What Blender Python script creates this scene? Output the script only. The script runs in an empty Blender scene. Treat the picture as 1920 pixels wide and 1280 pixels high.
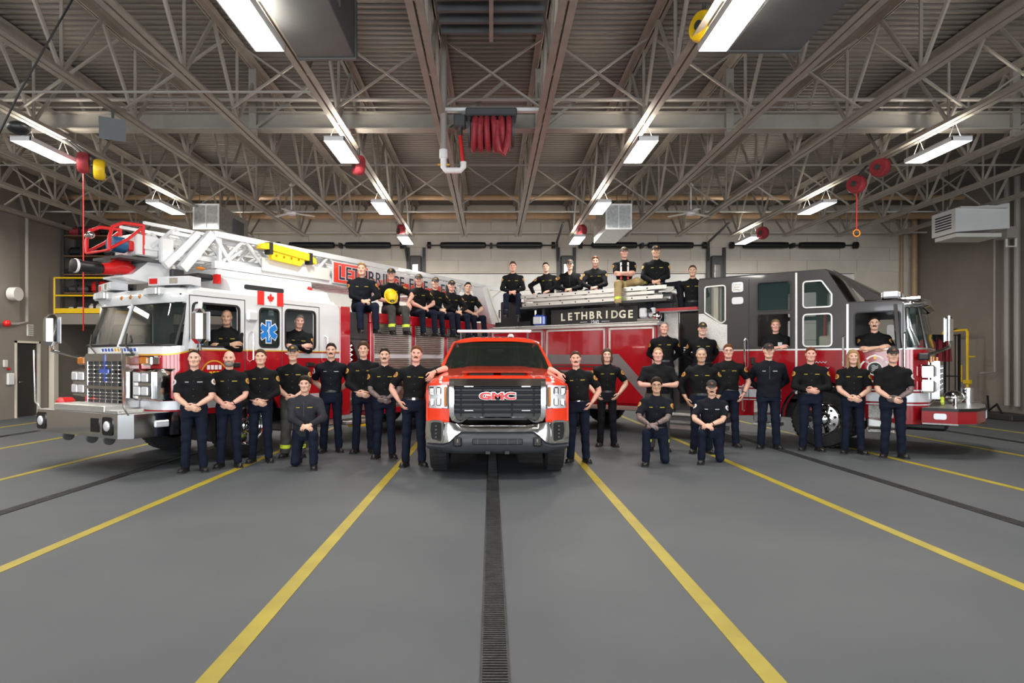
import bpy, bmesh, math, random
import numpy as np
from mathutils import Vector, Matrix
from mathutils.geometry import tessellate_polygon

scene = bpy.context.scene
col = scene.collection
random.seed(7)
# ---------------------------------------------------------------- camera, world, exposure
CAM_H = 1.63
cam_data = bpy.data.cameras.new('camera')
cam_data.sensor_width = 36.0
cam_data.lens = 22.5
cam_data.shift_x = 39.0 / 1920
cam_data.shift_y = 36.0 / 1920
cam_data.clip_end = 200
camera = bpy.data.objects.new('camera', cam_data)
camera.location = (0, 0, CAM_H)
camera.rotation_euler = (math.pi / 2, 0, 0)
col.objects.link(camera)
scene.camera = camera
world = bpy.data.worlds.new('world')
scene.world = world
world.use_nodes = True
world.node_tree.nodes['Background'].inputs[0].default_value = (0.75, 0.82, 1.0, 1)
world.node_tree.nodes['Background'].inputs[1].default_value = 0.05
scene.view_settings.view_transform = 'Standard'
scene.view_settings.look = 'None'
scene.view_settings.gamma = 1.0
scene.view_settings.use_curve_mapping = False
scene.view_settings.exposure = 0.35
LAMP_W = 92.0          # watts of one ceiling fixture
FILL_W = 410.0          # watts of each frontal fill light added behind the camera, imitating door daylight
for k in (-2, -1, 0, 1, 2):
    dl = bpy.data.lights.new('door_daylight', 'AREA'); dl.shape = 'RECTANGLE'; dl.size = 4.4; dl.size_y = 4.2
    dl.energy = FILL_W; dl.color = (0.90, 0.95, 1.0)
    do = bpy.data.objects.new('door_daylight', dl); do.location = (k * 5.27, -8.85, 2.5); do.rotation_euler = (math.pi / 2, 0, 0)
    col.objects.link(do)

# ---------------------------------------------------------------- materials
M = {}
def mat(name, rgb, rough=0.5, metal=0.0, noise=0.0, nscale=6.0, bump=0.0, bscale=40.0, coat=0.0, spec=0.5,
        stretch=None, rgb2=None):
    m = bpy.data.materials.new(name)
    m.use_nodes = True
    nt = m.node_tree
    b = nt.nodes['Principled BSDF']
    b.inputs['Base Color'].default_value = (*rgb, 1)
    b.inputs['Roughness'].default_value = rough
    b.inputs['Metallic'].default_value = metal
    b.inputs['Coat Weight'].default_value = coat
    b.inputs['Coat Roughness'].default_value = 0.04
    b.inputs['Specular IOR Level'].default_value = spec
    tc = None
    if noise or bump:
        tc = nt.nodes.new('ShaderNodeTexCoord')
        src = tc.outputs['Object']
        if stretch:
            mp = nt.nodes.new('ShaderNodeMapping')
            mp.inputs['Scale'].default_value = stretch
            nt.links.new(src, mp.inputs[0]); src = mp.outputs[0]
    if noise:
        n = nt.nodes.new('ShaderNodeTexNoise')
        n.inputs['Scale'].default_value = nscale
        n.inputs['Detail'].default_value = 5
        nt.links.new(src, n.inputs['Vector'])
        r = nt.nodes.new('ShaderNodeValToRGB')
        r.color_ramp.elements[0].position = 0.3
        r.color_ramp.elements[1].position = 0.7
        c2 = rgb2 if rgb2 else tuple(min(1, c * (1 + noise)) for c in rgb)
        c1 = rgb if rgb2 else tuple(c * (1 - noise) for c in rgb)
        r.color_ramp.elements[0].color = (*c1, 1)
        r.color_ramp.elements[1].color = (*c2, 1)
        nt.links.new(n.outputs['Fac'], r.inputs[0])
        nt.links.new(r.outputs[0], b.inputs['Base Color'])
    if bump:
        n = nt.nodes.new('ShaderNodeTexNoise')
        n.inputs['Scale'].default_value = bscale
        n.inputs['Detail'].default_value = 4
        nt.links.new(src, n.inputs['Vector'])
        bp = nt.nodes.new('ShaderNodeBump')
        bp.inputs['Strength'].default_value = bump
        bp.inputs['Distance'].default_value = 0.02
        nt.links.new(n.outputs['Fac'], bp.inputs['Height'])
        nt.links.new(bp.outputs[0], b.inputs['Normal'])
    M[name] = m
    return m
def glass(name, rgb, alpha, rough=0.02):
    m = mat(name, rgb, rough)
    b = m.node_tree.nodes['Principled BSDF']
    b.inputs['Alpha'].default_value = alpha
    b.inputs['Specular IOR Level'].default_value = 0.8
    return m
def emit(name, rgb, s):
    m = mat(name, rgb, 0.5)
    b = m.node_tree.nodes['Principled BSDF']
    b.inputs['Emission Color'].default_value = (*rgb, 1)
    b.inputs['Emission Strength'].default_value = s
    return m
mat('concrete', (0.060, 0.068, 0.077), 0.60, noise=1, rgb2=(0.084, 0.092, 0.099), nscale=0.55, bump=0.02, bscale=3, spec=0.35)
mat('line_yellow', (0.32, 0.25, 0.016), 0.5, noise=0.15, nscale=3, bump=0.05, bscale=20)
mat('grate', (0.022, 0.022, 0.023), 0.5, 0.3, noise=0.6, nscale=9, bump=0.3, bscale=60)
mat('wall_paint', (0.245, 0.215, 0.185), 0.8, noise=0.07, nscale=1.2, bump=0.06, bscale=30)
mat('wall_block', (0.74, 0.68, 0.58), 0.8, noise=0.05, nscale=2)
mat('door_white', (0.93, 0.92, 0.88), 0.5, noise=0.04, nscale=3)
mat('deck', (0.185, 0.165, 0.145), 0.55, 0.2, noise=0.06, nscale=1)
mat('joist', (0.36, 0.325, 0.28), 0.5, 0.0, noise=0.1, nscale=4)
mat('beam', (0.34, 0.315, 0.275), 0.5, 0.0, noise=0.08, nscale=3)
mat('pipe_tan', (0.50, 0.33, 0.19), 0.45, noise=0.08)
mat('pipe_grey', (0.33, 0.30, 0.27), 0.45)
mat('galv', (0.48, 0.50, 0.50), 0.36, 0.75, noise=0.2, nscale=14)
mat('duct_grey', (0.12, 0.127, 0.13), 0.5, 0.1, noise=0.1, nscale=3)
mat('white', (0.80, 0.80, 0.80), 0.35, noise=0.02, nscale=2)
mat('white_paint', (0.70, 0.71, 0.72), 0.16, coat=0.6, noise=0.015, nscale=2)
mat('offwhite', (0.70, 0.68, 0.63), 0.4)
mat('red_paint', (0.42, 0.008, 0.016), 0.14, coat=0.8, noise=0.03, nscale=1.5)
mat('red_dark', (0.30, 0.006, 0.012), 0.14, coat=0.8, noise=0.03, nscale=1.5)
mat('red_pickup', (0.78, 0.045, 0.012), 0.14, coat=0.8, noise=0.02, nscale=1.5)
mat('red_part', (0.62, 0.015, 0.015), 0.3, noise=0.05)
mat('hose_red', (0.32, 0.03, 0.04), 0.6, noise=0.2, nscale=20)
mat('charcoal', (0.048, 0.044, 0.045), 0.2, coat=0.5, noise=0.04, nscale=1.5)
mat('stripe_grey', (0.16, 0.15, 0.155), 0.3, noise=0.05)
mat('silver_stripe', (0.66, 0.68, 0.72), 0.3, 0.2)
mat('chrome', (0.80, 0.80, 0.80), 0.09, 1.0, noise=0.02)
mat('steel', (0.62, 0.61, 0.58), 0.2, 1.0, noise=0.05, nscale=5)
mat('alu', (0.72, 0.72, 0.70), 0.32, 0.9, noise=0.05, nscale=8)
mat('tread', (0.62, 0.62, 0.60), 0.3, 0.9, bump=0.7, bscale=70, noise=0.1, nscale=40)
mat('black', (0.012, 0.012, 0.013), 0.45, noise=0.1)
mat('black_gloss', (0.010, 0.010, 0.011), 0.15)
mat('rubber', (0.014, 0.014, 0.015), 0.75, noise=0.3, nscale=30, bump=0.1, bscale=60)
mat('dark_plastic', (0.045, 0.048, 0.058), 0.45, noise=0.08)
mat('dark_grey', (0.06, 0.06, 0.062), 0.5, noise=0.08)
mat('yellow', (0.85, 0.55, 0.012), 0.4, noise=0.04)
mat('yellow_box', (0.90, 0.62, 0.01), 0.35, noise=0.03)
mat('gold', (0.70, 0.42, 0.05), 0.3, 0.3)
mat('orange', (0.9, 0.25, 0.02), 0.25)
mat('amber', (0.50, 0.16, 0.012), 0.15, coat=0.5)
mat('red_lens', (0.55, 0.01, 0.01), 0.12, coat=0.6)
mat('lens_white', (0.70, 0.72, 0.76), 0.25, 0.3, coat=0.4)
mat('lens_blue', (0.05, 0.10, 0.42), 0.15, coat=0.6)
mat('flag_red', (0.80, 0.02, 0.015), 0.35)
mat('sign_red', (0.72, 0.045, 0.025), 0.35)
mat('navy', (0.006, 0.009, 0.03), 0.4)
mat('blue', (0.012, 0.20, 0.62), 0.35)
mat('blue_part', (0.015, 0.10, 0.22), 0.35)
mat('cream', (0.72, 0.70, 0.55), 0.4)
mat('seat', (0.02, 0.02, 0.022), 0.7)
mat('interior', (0.012, 0.012, 0.013), 0.8)
mat('shutter', (0.42, 0.40, 0.36), 0.3, 0.75, noise=0.06, nscale=6)
mat('grille_black', (0.010, 0.012, 0.017), 0.45, spec=0.2)
mat('steel_door', (0.03, 0.027, 0.025), 0.5, noise=0.1)
mat('shelf_wood', (0.22, 0.12, 0.06), 0.6, noise=0.2)
glass('windshield', (0.014, 0.021, 0.019), 0.70)
glass('windshield_dark', (0.012, 0.017, 0.014), 0.80)
glass('window_tint', (0.02, 0.045, 0.042), 0.50)
glass('window_clear', (0.05, 0.09, 0.08), 0.22)
emit('tube_light', (1.0, 0.97, 0.90), 9.0)
emit('tube_uplight', (1.0, 0.93, 0.82), 26.0)
# clothing, skin, hair
CLO = dict(bump=0.5, bscale=9.0, spec=0.15)
mat('shirt_black', (0.0060, 0.0062, 0.0075), 0.78, noise=0.25, nscale=5, **CLO)
mat('shirt_navy', (0.0065, 0.0080, 0.0125), 0.78, noise=0.25, nscale=5, **CLO)
mat('shirt_grey', (0.026, 0.027, 0.034), 0.8, noise=0.2, nscale=5, **CLO)
mat('trouser', (0.0070, 0.0105, 0.023), 0.8, noise=0.25, nscale=5, **CLO)
mat('trouser_black', (0.008, 0.009, 0.013), 0.8, noise=0.25, nscale=5, **CLO)
mat('bunker', (0.062, 0.060, 0.056), 0.85, noise=0.25, nscale=7, **CLO)
mat('bunker_tan', (0.36, 0.27, 0.13), 0.85, noise=0.2, nscale=7, **CLO)
mat('hi_vis', (0.62, 0.78, 0.05), 0.4)
mat('reflective', (0.80, 0.80, 0.76), 0.3)
mat('boot', (0.009, 0.009, 0.010), 0.38, noise=0.2)
mat('patch_gold', (0.46, 0.25, 0.04), 0.6)
mat('patch_red', (0.22, 0.07, 0.03), 0.6)
mat('patch_white', (0.62, 0.62, 0.64), 0.6)
mat('tag_yellow', (0.42, 0.34, 0.02), 0.6)
mat('tag_white', (0.5, 0.5, 0.52), 0.6)
mat('skin_fair', (0.70, 0.42, 0.31), 0.5, noise=0.06, nscale=30, spec=0.4)
mat('skin_pink', (0.72, 0.39, 0.30), 0.5, noise=0.06, nscale=30, spec=0.4)
mat('skin_tan', (0.56, 0.33, 0.22), 0.5, noise=0.06, nscale=30, spec=0.4)
mat('tattoo', (0.17, 0.12, 0.115), 0.55, noise=0.5, nscale=40)
mat('lips', (0.42, 0.12, 0.11), 0.45)
mat('teeth', (0.8, 0.77, 0.7), 0.3)
mat('eye_white', (0.42, 0.38, 0.35), 0.25)
mat('eye_iris', (0.025, 0.018, 0.014), 0.15)
HB = dict(noise=0.4, nscale=60, bump=0.12, bscale=90, spec=0.2)
mat('hair_dark', (0.020, 0.013, 0.009), 0.6, **HB)
mat('hair_brown', (0.060, 0.033, 0.018), 0.6, **HB)
mat('hair_auburn', (0.125, 0.045, 0.018), 0.6, **HB)
mat('hair_blond', (0.30, 0.19, 0.085), 0.6, **HB)
mat('hair_grey', (0.20, 0.18, 0.165), 0.6, **HB)
mat('cap_black', (0.012, 0.012, 0.014), 0.75)
mat('cap_grey', (0.05, 0.048, 0.045), 0.75)

# ---------------------------------------------------------------- mesh builder
def unit(v):
    v = np.asarray(v, float); n = np.linalg.norm(v)
    return v / n if n > 1e-12 else v
def frame_for(d):
    d = unit(d)
    a = np.array([0, 0, 1.0]) if abs(d[2]) < 0.9 else np.array([1.0, 0, 0])
    u = unit(np.cross(a, d)); v = np.cross(d, u)
    return u, v
class MB:
    def __init__(s): s.v = []; s.f = []; s.m = []; s.cm = 0
    def add(s, verts, faces):
        b = len(s.v)
        s.v.extend([tuple(map(float, p)) for p in verts])
        for f in faces:
            s.f.append(tuple(b + i for i in f)); s.m.append(s.cm)
        return s
    def box(s, x0, x1, y0, y1, z0, z1, bev=0.0):
        if x0 > x1: x0, x1 = x1, x0
        if y0 > y1: y0, y1 = y1, y0
        if z0 > z1: z0, z1 = z1, z0
        if bev <= 0:
            V = [(x, y, z) for x in (x0, x1) for y in (y0, y1) for z in (z0, z1)]
            F = [(0, 1, 3, 2), (4, 6, 7, 5), (0, 4, 5, 1), (2, 3, 7, 6), (0, 2, 6, 4), (1, 5, 7, 3)]
            return s.add(V, F)
        b = min(bev, (x1 - x0) * .49, (y1 - y0) * .49, (z1 - z0) * .49)
        V = []; idx = {}
        def vid(k, p):
            if k not in idx: idx[k] = len(V); V.append(p)
            return idx[k]
        X = (x0, x1); Y = (y0, y1); Z = (z0, z1); g = (b, -b)
        def P(i, j, k, ax):
            p = [X[i] + (0 if ax == 0 else g[i]), Y[j] + (0 if ax == 1 else g[j]), Z[k] + (0 if ax == 2 else g[k])]
            return vid((i, j, k, ax), p)
        F = []
        for i in (0, 1):
            q = [P(i, 0, 0, 0), P(i, 1, 0, 0), P(i, 1, 1, 0), P(i, 0, 1, 0)]; F.append(q if i else q[::-1])
            q = [P(0, i, 0, 1), P(0, i, 1, 1), P(1, i, 1, 1), P(1, i, 0, 1)]; F.append(q if i else q[::-1])
            q = [P(0, 0, i, 2), P(1, 0, i, 2), P(1, 1, i, 2), P(0, 1, i, 2)]; F.append(q if i else q[::-1])
        for i in (0, 1):
            for j in (0, 1):
                q = [P(i, j, 0, 0), P(i, j, 1, 0), P(i, j, 1, 1), P(i, j, 0, 1)]; F.append(q if i != j else q[::-1])
                q = [P(i, 0, j, 0), P(i, 1, j, 0), P(i, 1, j, 2), P(i, 0, j, 2)]; F.append(q if i == j else q[::-1])
                q = [P(0, i, j, 1), P(1, i, j, 1), P(1, i, j, 2), P(0, i, j, 2)]; F.append(q if i != j else q[::-1])
        for i in (0, 1):
            for j in (0, 1):
                for k in (0, 1):
                    q = [P(i, j, k, 0), P(i, j, k, 1), P(i, j, k, 2)]
                    F.append(q if (i + j + k) % 2 else q[::-1])
        return s.add(V, F)
    def beam(s, p0, p1, w, h, up=(0, 0, 1)):
        p0 = np.array(p0, float); p1 = np.array(p1, float); d = unit(p1 - p0)
        up = np.array(up, float)
        if abs(d @ up) > 0.95: up = np.array([1.0, 0, 0])
        r = unit(np.cross(d, up)); u = np.cross(r, d)
        V = [p + a * r * w / 2 + b * u * h / 2 for p in (p0, p1) for a, b in ((-1, -1), (1, -1), (1, 1), (-1, 1))]
        return s.add(V, [(3, 2, 1, 0), (4, 5, 6, 7), (0, 1, 5, 4), (1, 2, 6, 5), (2, 3, 7, 6), (3, 0, 4, 7)])
    def cyl(s, p0, p1, r0, r1=None, n=14, cap=True):
        r1 = r0 if r1 is None else r1
        p0 = np.array(p0, float); p1 = np.array(p1, float); u, v = frame_for(p1 - p0)
        V = []
        for p, r in ((p0, r0), (p1, r1)):
            for i in range(n):
                a = 2 * math.pi * i / n; V.append(p + r * (math.cos(a) * u + math.sin(a) * v))
        F = [(i, (i + 1) % n, n + (i + 1) % n, n + i) for i in range(n)]
        if cap: F += [tuple(range(n))[::-1], tuple(range(n, 2 * n))]
        return s.add(V, F)
    def tube(s, pts, r, n=8, cap=True, close=False, sq=None):
        P = [np.array(p, float) for p in pts]; k = len(P)
        R = r if hasattr(r, '__len__') else [r] * k
        V = []; u = None
        for i in range(k):
            a = P[i - 1] if (i or close) else P[i]; b = P[(i + 1) % k] if (i < k - 1 or close) else P[i]
            d = unit(b - a)
            if u is None: u, _ = frame_for(d)
            u = unit(u - (u @ d) * d); w = np.cross(d, u)
            for j in range(n):
                t = 2 * math.pi * (j + .5) / n
                V.append(P[i] + R[i] * (math.cos(t) * u + math.sin(t) * w * (sq or 1)))
        F = []
        for i in range(k if close else k - 1):
            a = i * n; b = ((i + 1) % k) * n
            for j in range(n): F.append((a + j, a + (j + 1) % n, b + (j + 1) % n, b + j))
        if cap and not close: F += [tuple(range(n))[::-1], tuple(range((k - 1) * n, k * n))]
        return s.add(V, F)
    def lathe(s, prof, c=(0, 0, 0), ax=(0, 0, 1), n=24, cap=True):
        c = np.array(c, float); ax = unit(ax); u, v = frame_for(ax)
        V = []; k = len(prof)
        for r, z in prof:
            for j in range(n):
                t = 2 * math.pi * j / n
                V.append(c + ax * z + r * (math.cos(t) * u + math.sin(t) * v))
        F = []
        for i in range(k - 1):
            for j in range(n): F.append((i * n + j, i * n + (j + 1) % n, (i + 1) * n + (j + 1) % n, (i + 1) * n + j))
        if cap: F += [tuple(range(n))[::-1], tuple(range((k - 1) * n, k * n))]
        return s.add(V, F)
    def ball(s, c, r, n=12, m=8, cut=None):
        r = np.array(r if hasattr(r, '__len__') else (r, r, r), float); c = np.array(c, float)
        V = [c + r * (0, 0, 1)]
        for i in range(1, m):
            a = math.pi * i / m
            for j in range(n):
                t = 2 * math.pi * j / n
                V.append(c + r * (math.sin(a) * math.cos(t), math.sin(a) * math.sin(t), math.cos(a)))
        V.append(c - r * (0, 0, 1)); L = len(V) - 1
        F = [(0, 1 + j, 1 + (j + 1) % n) for j in range(n)]
        for i in range(m - 2):
            for j in range(n): F.append((1 + i * n + j, 1 + (i + 1) * n + j, 1 + (i + 1) * n + (j + 1) % n, 1 + i * n + (j + 1) % n))
        b = 1 + (m - 2) * n
        F += [(b + j, L, b + (j + 1) % n) for j in range(n)]
        return s.add(V, F)
    def loft(s, rings, close=True, cap=True):
        n = len(rings[0]); V = [p for r in rings for p in r]; F = []
        for i in range(len(rings) - 1):
            for j in range(n if close else n - 1):
                F.append((i * n + j, i * n + (j + 1) % n, (i + 1) * n + (j + 1) % n, (i + 1) * n + j))
        if cap and close: F += [tuple(range(n))[::-1], tuple(range((len(rings) - 1) * n, len(rings) * n))]
        return s.add(V, F)
    def plate(s, outer, holes=(), th=0.03, fn=None):
        """flat plate with holes: 2-D outlines (u,v), thickness th, fn(u,v,w) -> 3-D; w=0 is the outer face"""
        loops = [[(p[0], p[1], 0) for p in outer]] + [[(p[0], p[1], 0) for p in h] for h in holes]
        flat = [p for l in loops for p in l]
        tri = tessellate_polygon([[Vector(p) for p in l] for l in loops])
        n = len(flat); fn = fn or (lambda u, v, w: (u, w, v))
        V = [fn(p[0], p[1], 0) for p in flat] + [fn(p[0], p[1], th) for p in flat]
        F = []
        for t in tri:
            F.append(tuple(t)); F.append(tuple(n + i for i in reversed(t)))
        b = 0
        for l in loops:
            k = len(l)
            for i in range(k):
                j = (i + 1) % k; F.append((b + i, b + j, n + b + j, n + b + i))
            b += k
        return s.add(V, F)
    def build(s, name, m, parent=None, smooth=35, recalc=True, loc=None):
        me = bpy.data.meshes.new(name)
        me.from_pydata(s.v, [], s.f)
        ms = m if isinstance(m, (list, tuple)) else [m]
        for k in ms: me.materials.append(M[k])
        if len(ms) > 1:
            me.polygons.foreach_set('material_index', s.m)
        if recalc:
            bm = bmesh.new(); bm.from_mesh(me)
            bmesh.ops.recalc_face_normals(bm, faces=bm.faces)
            bm.to_mesh(me); bm.free()
        if smooth:
            me.polygons.foreach_set('use_smooth', [True] * len(me.polygons))
            me.set_sharp_from_angle(angle=math.radians(smooth))
        me.update()
        return link(name, me, parent, loc)
def link(name, me, parent=None, loc=None):
    o = bpy.data.objects.new(name, me)
    col.objects.link(o)
    if parent is not None: o.parent = parent
    if loc is not None: o.location = loc
    return o
def tag(o, label=None, cat=None, group=None, kind=None):
    if label: o['label'] = label
    if cat: o['category'] = cat
    if group: o['group'] = group
    if kind: o['kind'] = kind
    return o
def empty(name, loc=(0, 0, 0), rz=0.0):
    o = bpy.data.objects.new(name, None)
    o.empty_display_size = 0.1
    o.location = loc; o.rotation_euler = (0, 0, rz)
    col.objects.link(o)
    return o
def thing(name, label, cat, loc=(0, 0, 0), rz=0.0, group=None):
    return tag(empty(name, loc, rz), label, cat, group)
def struct(mb, name, m, label, **k):
    return tag(mb.build(name, m, **k), label, None, None, 'structure')
def rr(x0, x1, z0, z1, r, n=4):
    """rounded rectangle outline"""
    return rpoly([(x0, z0), (x1, z0), (x1, z1), (x0, z1)], r, n)
def rpoly(pts, r, n=4):
    out = []; k = len(pts); R = r if hasattr(r, '__len__') else [r] * k
    for i in range(k):
        p = np.array(pts[i], float); a = np.array(pts[i - 1], float); b = np.array(pts[(i + 1) % k], float)
        if R[i] <= 0: out.append(tuple(p)); continue
        da = unit(a - p); db = unit(b - p); ang = math.acos(max(-1, min(1, da @ db)))
        t = min(R[i] / math.tan(ang / 2), np.linalg.norm(a - p) * .49, np.linalg.norm(b - p) * .49)
        p0 = p + da * t; p1 = p + db * t
        for q in range(n + 1):
            w = q / n
            out.append(tuple((1 - w) ** 2 * p0 + 2 * w * (1 - w) * p + w * w * p1))
    return out
def grow(poly, d):
    """offset a convex outline outwards by d"""
    P = np.array(poly); k = len(P)
    ar = sum(P[i][0] * P[(i + 1) % k][1] - P[(i + 1) % k][0] * P[i][1] for i in range(k))
    sg = 1 if ar > 0 else -1; out = []
    for i in range(k):
        t = unit(P[(i + 1) % k] - P[i - 1]); out.append(tuple(P[i] + d * sg * np.array([t[1], -t[0]])))
    return out
def circ(cx, cz, r, n=24, a0=0, a1=360):
    full = abs(a1 - a0 - 360) < 1e-6
    return [(cx + r * math.cos(math.radians(a0 + (a1 - a0) * i / (n if full else n - 1))),
             cz + r * math.sin(math.radians(a0 + (a1 - a0) * i / (n if full else n - 1)))) for i in range(n)]
def text_mesh(name, txt, size, m, parent, mat4, depth=0.004, spacing=1.0, xscale=1.0, align='CENTER', bold=0.0):
    cu = bpy.data.curves.new(name, 'FONT')
    cu.body = txt; cu.size = size; cu.align_x = align; cu.align_y = 'CENTER'
    cu.extrude = depth; cu.space_character = spacing; cu.resolution_u = 3; cu.offset = bold
    o = bpy.data.objects.new(name, cu); col.objects.link(o)
    dg = bpy.context.evaluated_depsgraph_get(); dg.update()
    me = bpy.data.meshes.new_from_object(o.evaluated_get(dg))
    bpy.data.objects.remove(o); bpy.data.curves.remove(cu)
    me.transform(Matrix.Diagonal((xscale, 1, 1, 1)))
    me.transform(mat4)
    me.materials.clear(); me.materials.append(M[m])
    return link(name, me, parent)
# text frame on a side plate facing -y: x right, z up
def on_side(x, y, z): return Matrix.Translation((x, y, z)) @ Matrix.Rotation(math.pi / 2, 4, 'X')
# ================================================================ ROOM
XL, XR, YB, YF, ZR = -13.5, 14.9, 22.6, -9.0, 7.12
BAY = 5.27
floor = struct(MB().box(XL, XR, YF, YB, -0.3, 0), 'floor', 'concrete', 'grey sealed concrete floor of the fire hall')
for k in (-2, -1, 0, 1, 2):
    for sd in (-1, 1):
        x = k * BAY + sd * 1.44
        MB().box(x - .057, x + .057, -8, 21.6, 0.0, 0.004).build('floor_line', 'line_yellow', floor)
for k in (-2, -1, 0, 1, 2):
    x = k * BAY + .02
    g = MB().box(x - .068, x + .068, -8, 21.6, 0.0, 0.003).build('drain_channel', 'black', floor)
    fr = MB()
    for s in (-1, 1): fr.box(x + s * .072 - .006, x + s * .072 + .006, -8, 21.6, 0, 0.007)
    fr.build('drain_frame', 'grate', floor)
    bars = MB(); y = 2.6
    while y < 14.0:
        bars.box(x - .066, x + .066, y, y + .017, 0.002, 0.008); y += .03 if y < 9 else .06
    tag(bars.build('drain_grate', 'grate', floor, smooth=0, recalc=False), kind='stuff')
# roof deck, corrugated
prof = []; y = YF - .05; k = 0
while y < YB + .1:
    prof += [(y, ZR + .03), (y + .06, ZR + .03), (y + .08, ZR), (y + .14, ZR)]; y += .16
mb = MB()
mb.loft([[(XL - .1, a, b) for a, b in prof], [(XR + .1, a, b) for a, b in prof]], close=False)
struct(mb, 'ceiling', 'deck', 'dark corrugated steel roof deck above the joists', smooth=0, recalc=False)
struct(MB().box(XL - .2, XR + .2, YF - .2, YB + .2, ZR + .16, ZR + .3), 'trim_1', 'deck', 'roof slab over the corrugated deck')
# walls
wl = MB()
wl.plate([(YF, 0), (18.15, 0), (18.15, 2.2), (19.12, 2.2), (19.12, 0), (YB, 0), (YB, ZR + .1), (YF, ZR + .1)], th=.2,
         fn=lambda u, v, w: (XL - w, u, v))
struct(wl, 'wall_left', 'wall_paint', 'dim taupe painted side wall with the dark steel door', smooth=0)
struct(MB().box(XR, XR + .2, YF, YB, 0, ZR + .1), 'wall_right', 'wall_paint', 'taupe painted block side wall behind the right fire engine', smooth=0)
bw = MB()
bw.plate([(XL - .2, 0), (XR + .2, 0), (XR + .2, ZR + .1), (XL - .2, ZR + .1)],
         [[(k * BAY - 2.3, 0.02), (k * BAY + 2.3, 0.02), (k * BAY + 2.3, 4.72), (k * BAY - 2.3, 4.72)] for k in (-2, -1, 0, 1, 2)],
         th=.2, fn=lambda u, v, w: (u, YB + w, v))
wall_back = struct(bw, 'wall_back', 'wall_block', 'beige block back wall above the overhead doors', smooth=0)
zc = [4.76, 5.17, 5.62, 6.07, 6.52, 6.97]
pm = {}
for j in range(len(zc) - 1):
    x = XL + .05 - (0.6 if j % 2 else 0)
    while x < XR:
        a, b = max(x, XL + .02), min(x + 1.74, XR - .02)
        if b - a > .2:
            MB().box(a, b, YB - .03, YB + .01, zc[j] + .01, zc[j + 1] - .01, .006).build('wall_panel', 'wall_block', wall_back, smooth=0)
        x += 1.757
struct(MB().box(XL - .2, XR + .2, YF - .2, YF, 0, ZR + .1), 'wall_front', 'offwhite', 'pale wall behind the photographer', smooth=0)
# overhead doors
for i, k in enumerate((-2, -1, 0, 1, 2)):
    d = empty('door_%d' % (i + 1), (k * BAY, YB + .06, 0))
    tag(d, ['white sectional overhead door at the far left bay', 'white sectional overhead door behind the ladder truck cab',
            'white sectional overhead door in the centre bay behind the pickup', 'white sectional overhead door behind the seated crew on the right engine',
            'white sectional overhead door at the far right bay'][i], None, None, 'structure')
    for q in range(8):
        MB().box(-2.34, 2.34, 0, .05, .03 + q * .585, .03 + q * .585 + .575, .012).build('door_section', 'door_white', d, smooth=0)
# header springs
for i, k in enumerate((-2, -1, 0, 1, 2)):
    t = thing('door_spring', 'black torsion spring pair on a shaft over the ' + ['far left', 'left', 'centre', 'right', 'far right'][i] + ' overhead door',
              'door spring', (k * BAY, YB - .30, 5.65), 0, 'torsion springs over the doors')
    MB().cyl((-2.25, 0, 0), (2.25, 0, 0), .022, n=8).build('shaft', 'black', t)
    for s in (-1, 1):
        c = MB(); c.lathe([(.05, -.80), (.105, -.77), (.115, -.6), (.115, .6), (.105, .77), (.05, .80)], (s * .98, 0, 0), (1, 0, 0), 16)
        c.build('spring', 'black', t)
        MB().cyl((s * 2.16 - .06, 0, 0), (s * 2.16 + .06, 0, 0), .12, n=16).build('drum', 'black', t)
    MB().box(-.05, .05, -.04, .255, -.08, .08).build('bracket', 'black', t)
# door tracks on the piers
for i, xx in enumerate((-2.64, 2.64, 7.9, -7.9)):
    t = thing('door_track_post', 'dark steel door track post ' + ['left of the centre overhead door', 'right of the centre overhead door',
              'behind the charcoal crew cab roof', 'behind the white ladder truck cab'][i], 'door track', (xx, YB - .12, 0), 0, 'door track posts')
    for s in (-1, 1):
        MB().box(s * .28 - .05, s * .28 + .05, -.04, .06, 0, 5.6).build('track', 'dark_grey', t)
        MB().cyl((s * .14, -.06, .2), (s * .14, -.06, 5.3), .03, n=8).build('conduit', 'pipe_grey', t)
    MB().box(-.2, .2, -.16, .0, 4.3, 5.3, .03).build('operator_box', 'dark_grey', t)
    MB().box(-.12, .10, -.2, -.1, 4.5, 5.0, .02).build('gearbox', 'steel', t)
    MB().tube([(-.3, 0, 5.1), (-.36, -.3, 5.75), (-.36, -2.2, 6.0)], .04, 6).build('track_bend', 'dark_grey', t)
# roof joists
JY = [9.16 + 1.9 * n for n in range(-4, 7)]
ZB, ZT = 5.72, 7.02
def mesh_of(mb, name, m):
    o = mb.build(name, m); me = o.data; bpy.data.objects.remove(o); return me
hp = .95
me_v = mesh_of(MB().cyl((0, 0, ZB), (0, 0, ZT), .026, n=6), 'web_vertical', 'joist')
me_a = mesh_of(MB().cyl((0, 0, ZB + .03), (0, hp, ZT), .034, n=6), 'web_diagonal', 'joist')
me_b = mesh_of(MB().cyl((0, 0, ZB + .03), (0, -hp, ZT), .034, n=6), 'web_diagonal', 'joist')
cb = MB(); cb.beam((.06, 0, ZT - .05), (1.7, 0, ZB + .1), .045, .03); me_x1 = mesh_of(cb, 'cross_brace', 'joist')
cb = MB(); cb.beam((.06, .05, ZB + .1), (1.7, .05, ZT - .05), .045, .03); me_x2 = mesh_of(cb, 'cross_brace', 'joist')
ordn = ['', 'second ', 'third ', 'fourth ', 'fifth ', 'sixth ', 'seventh ', 'eighth ', 'ninth ']
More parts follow.
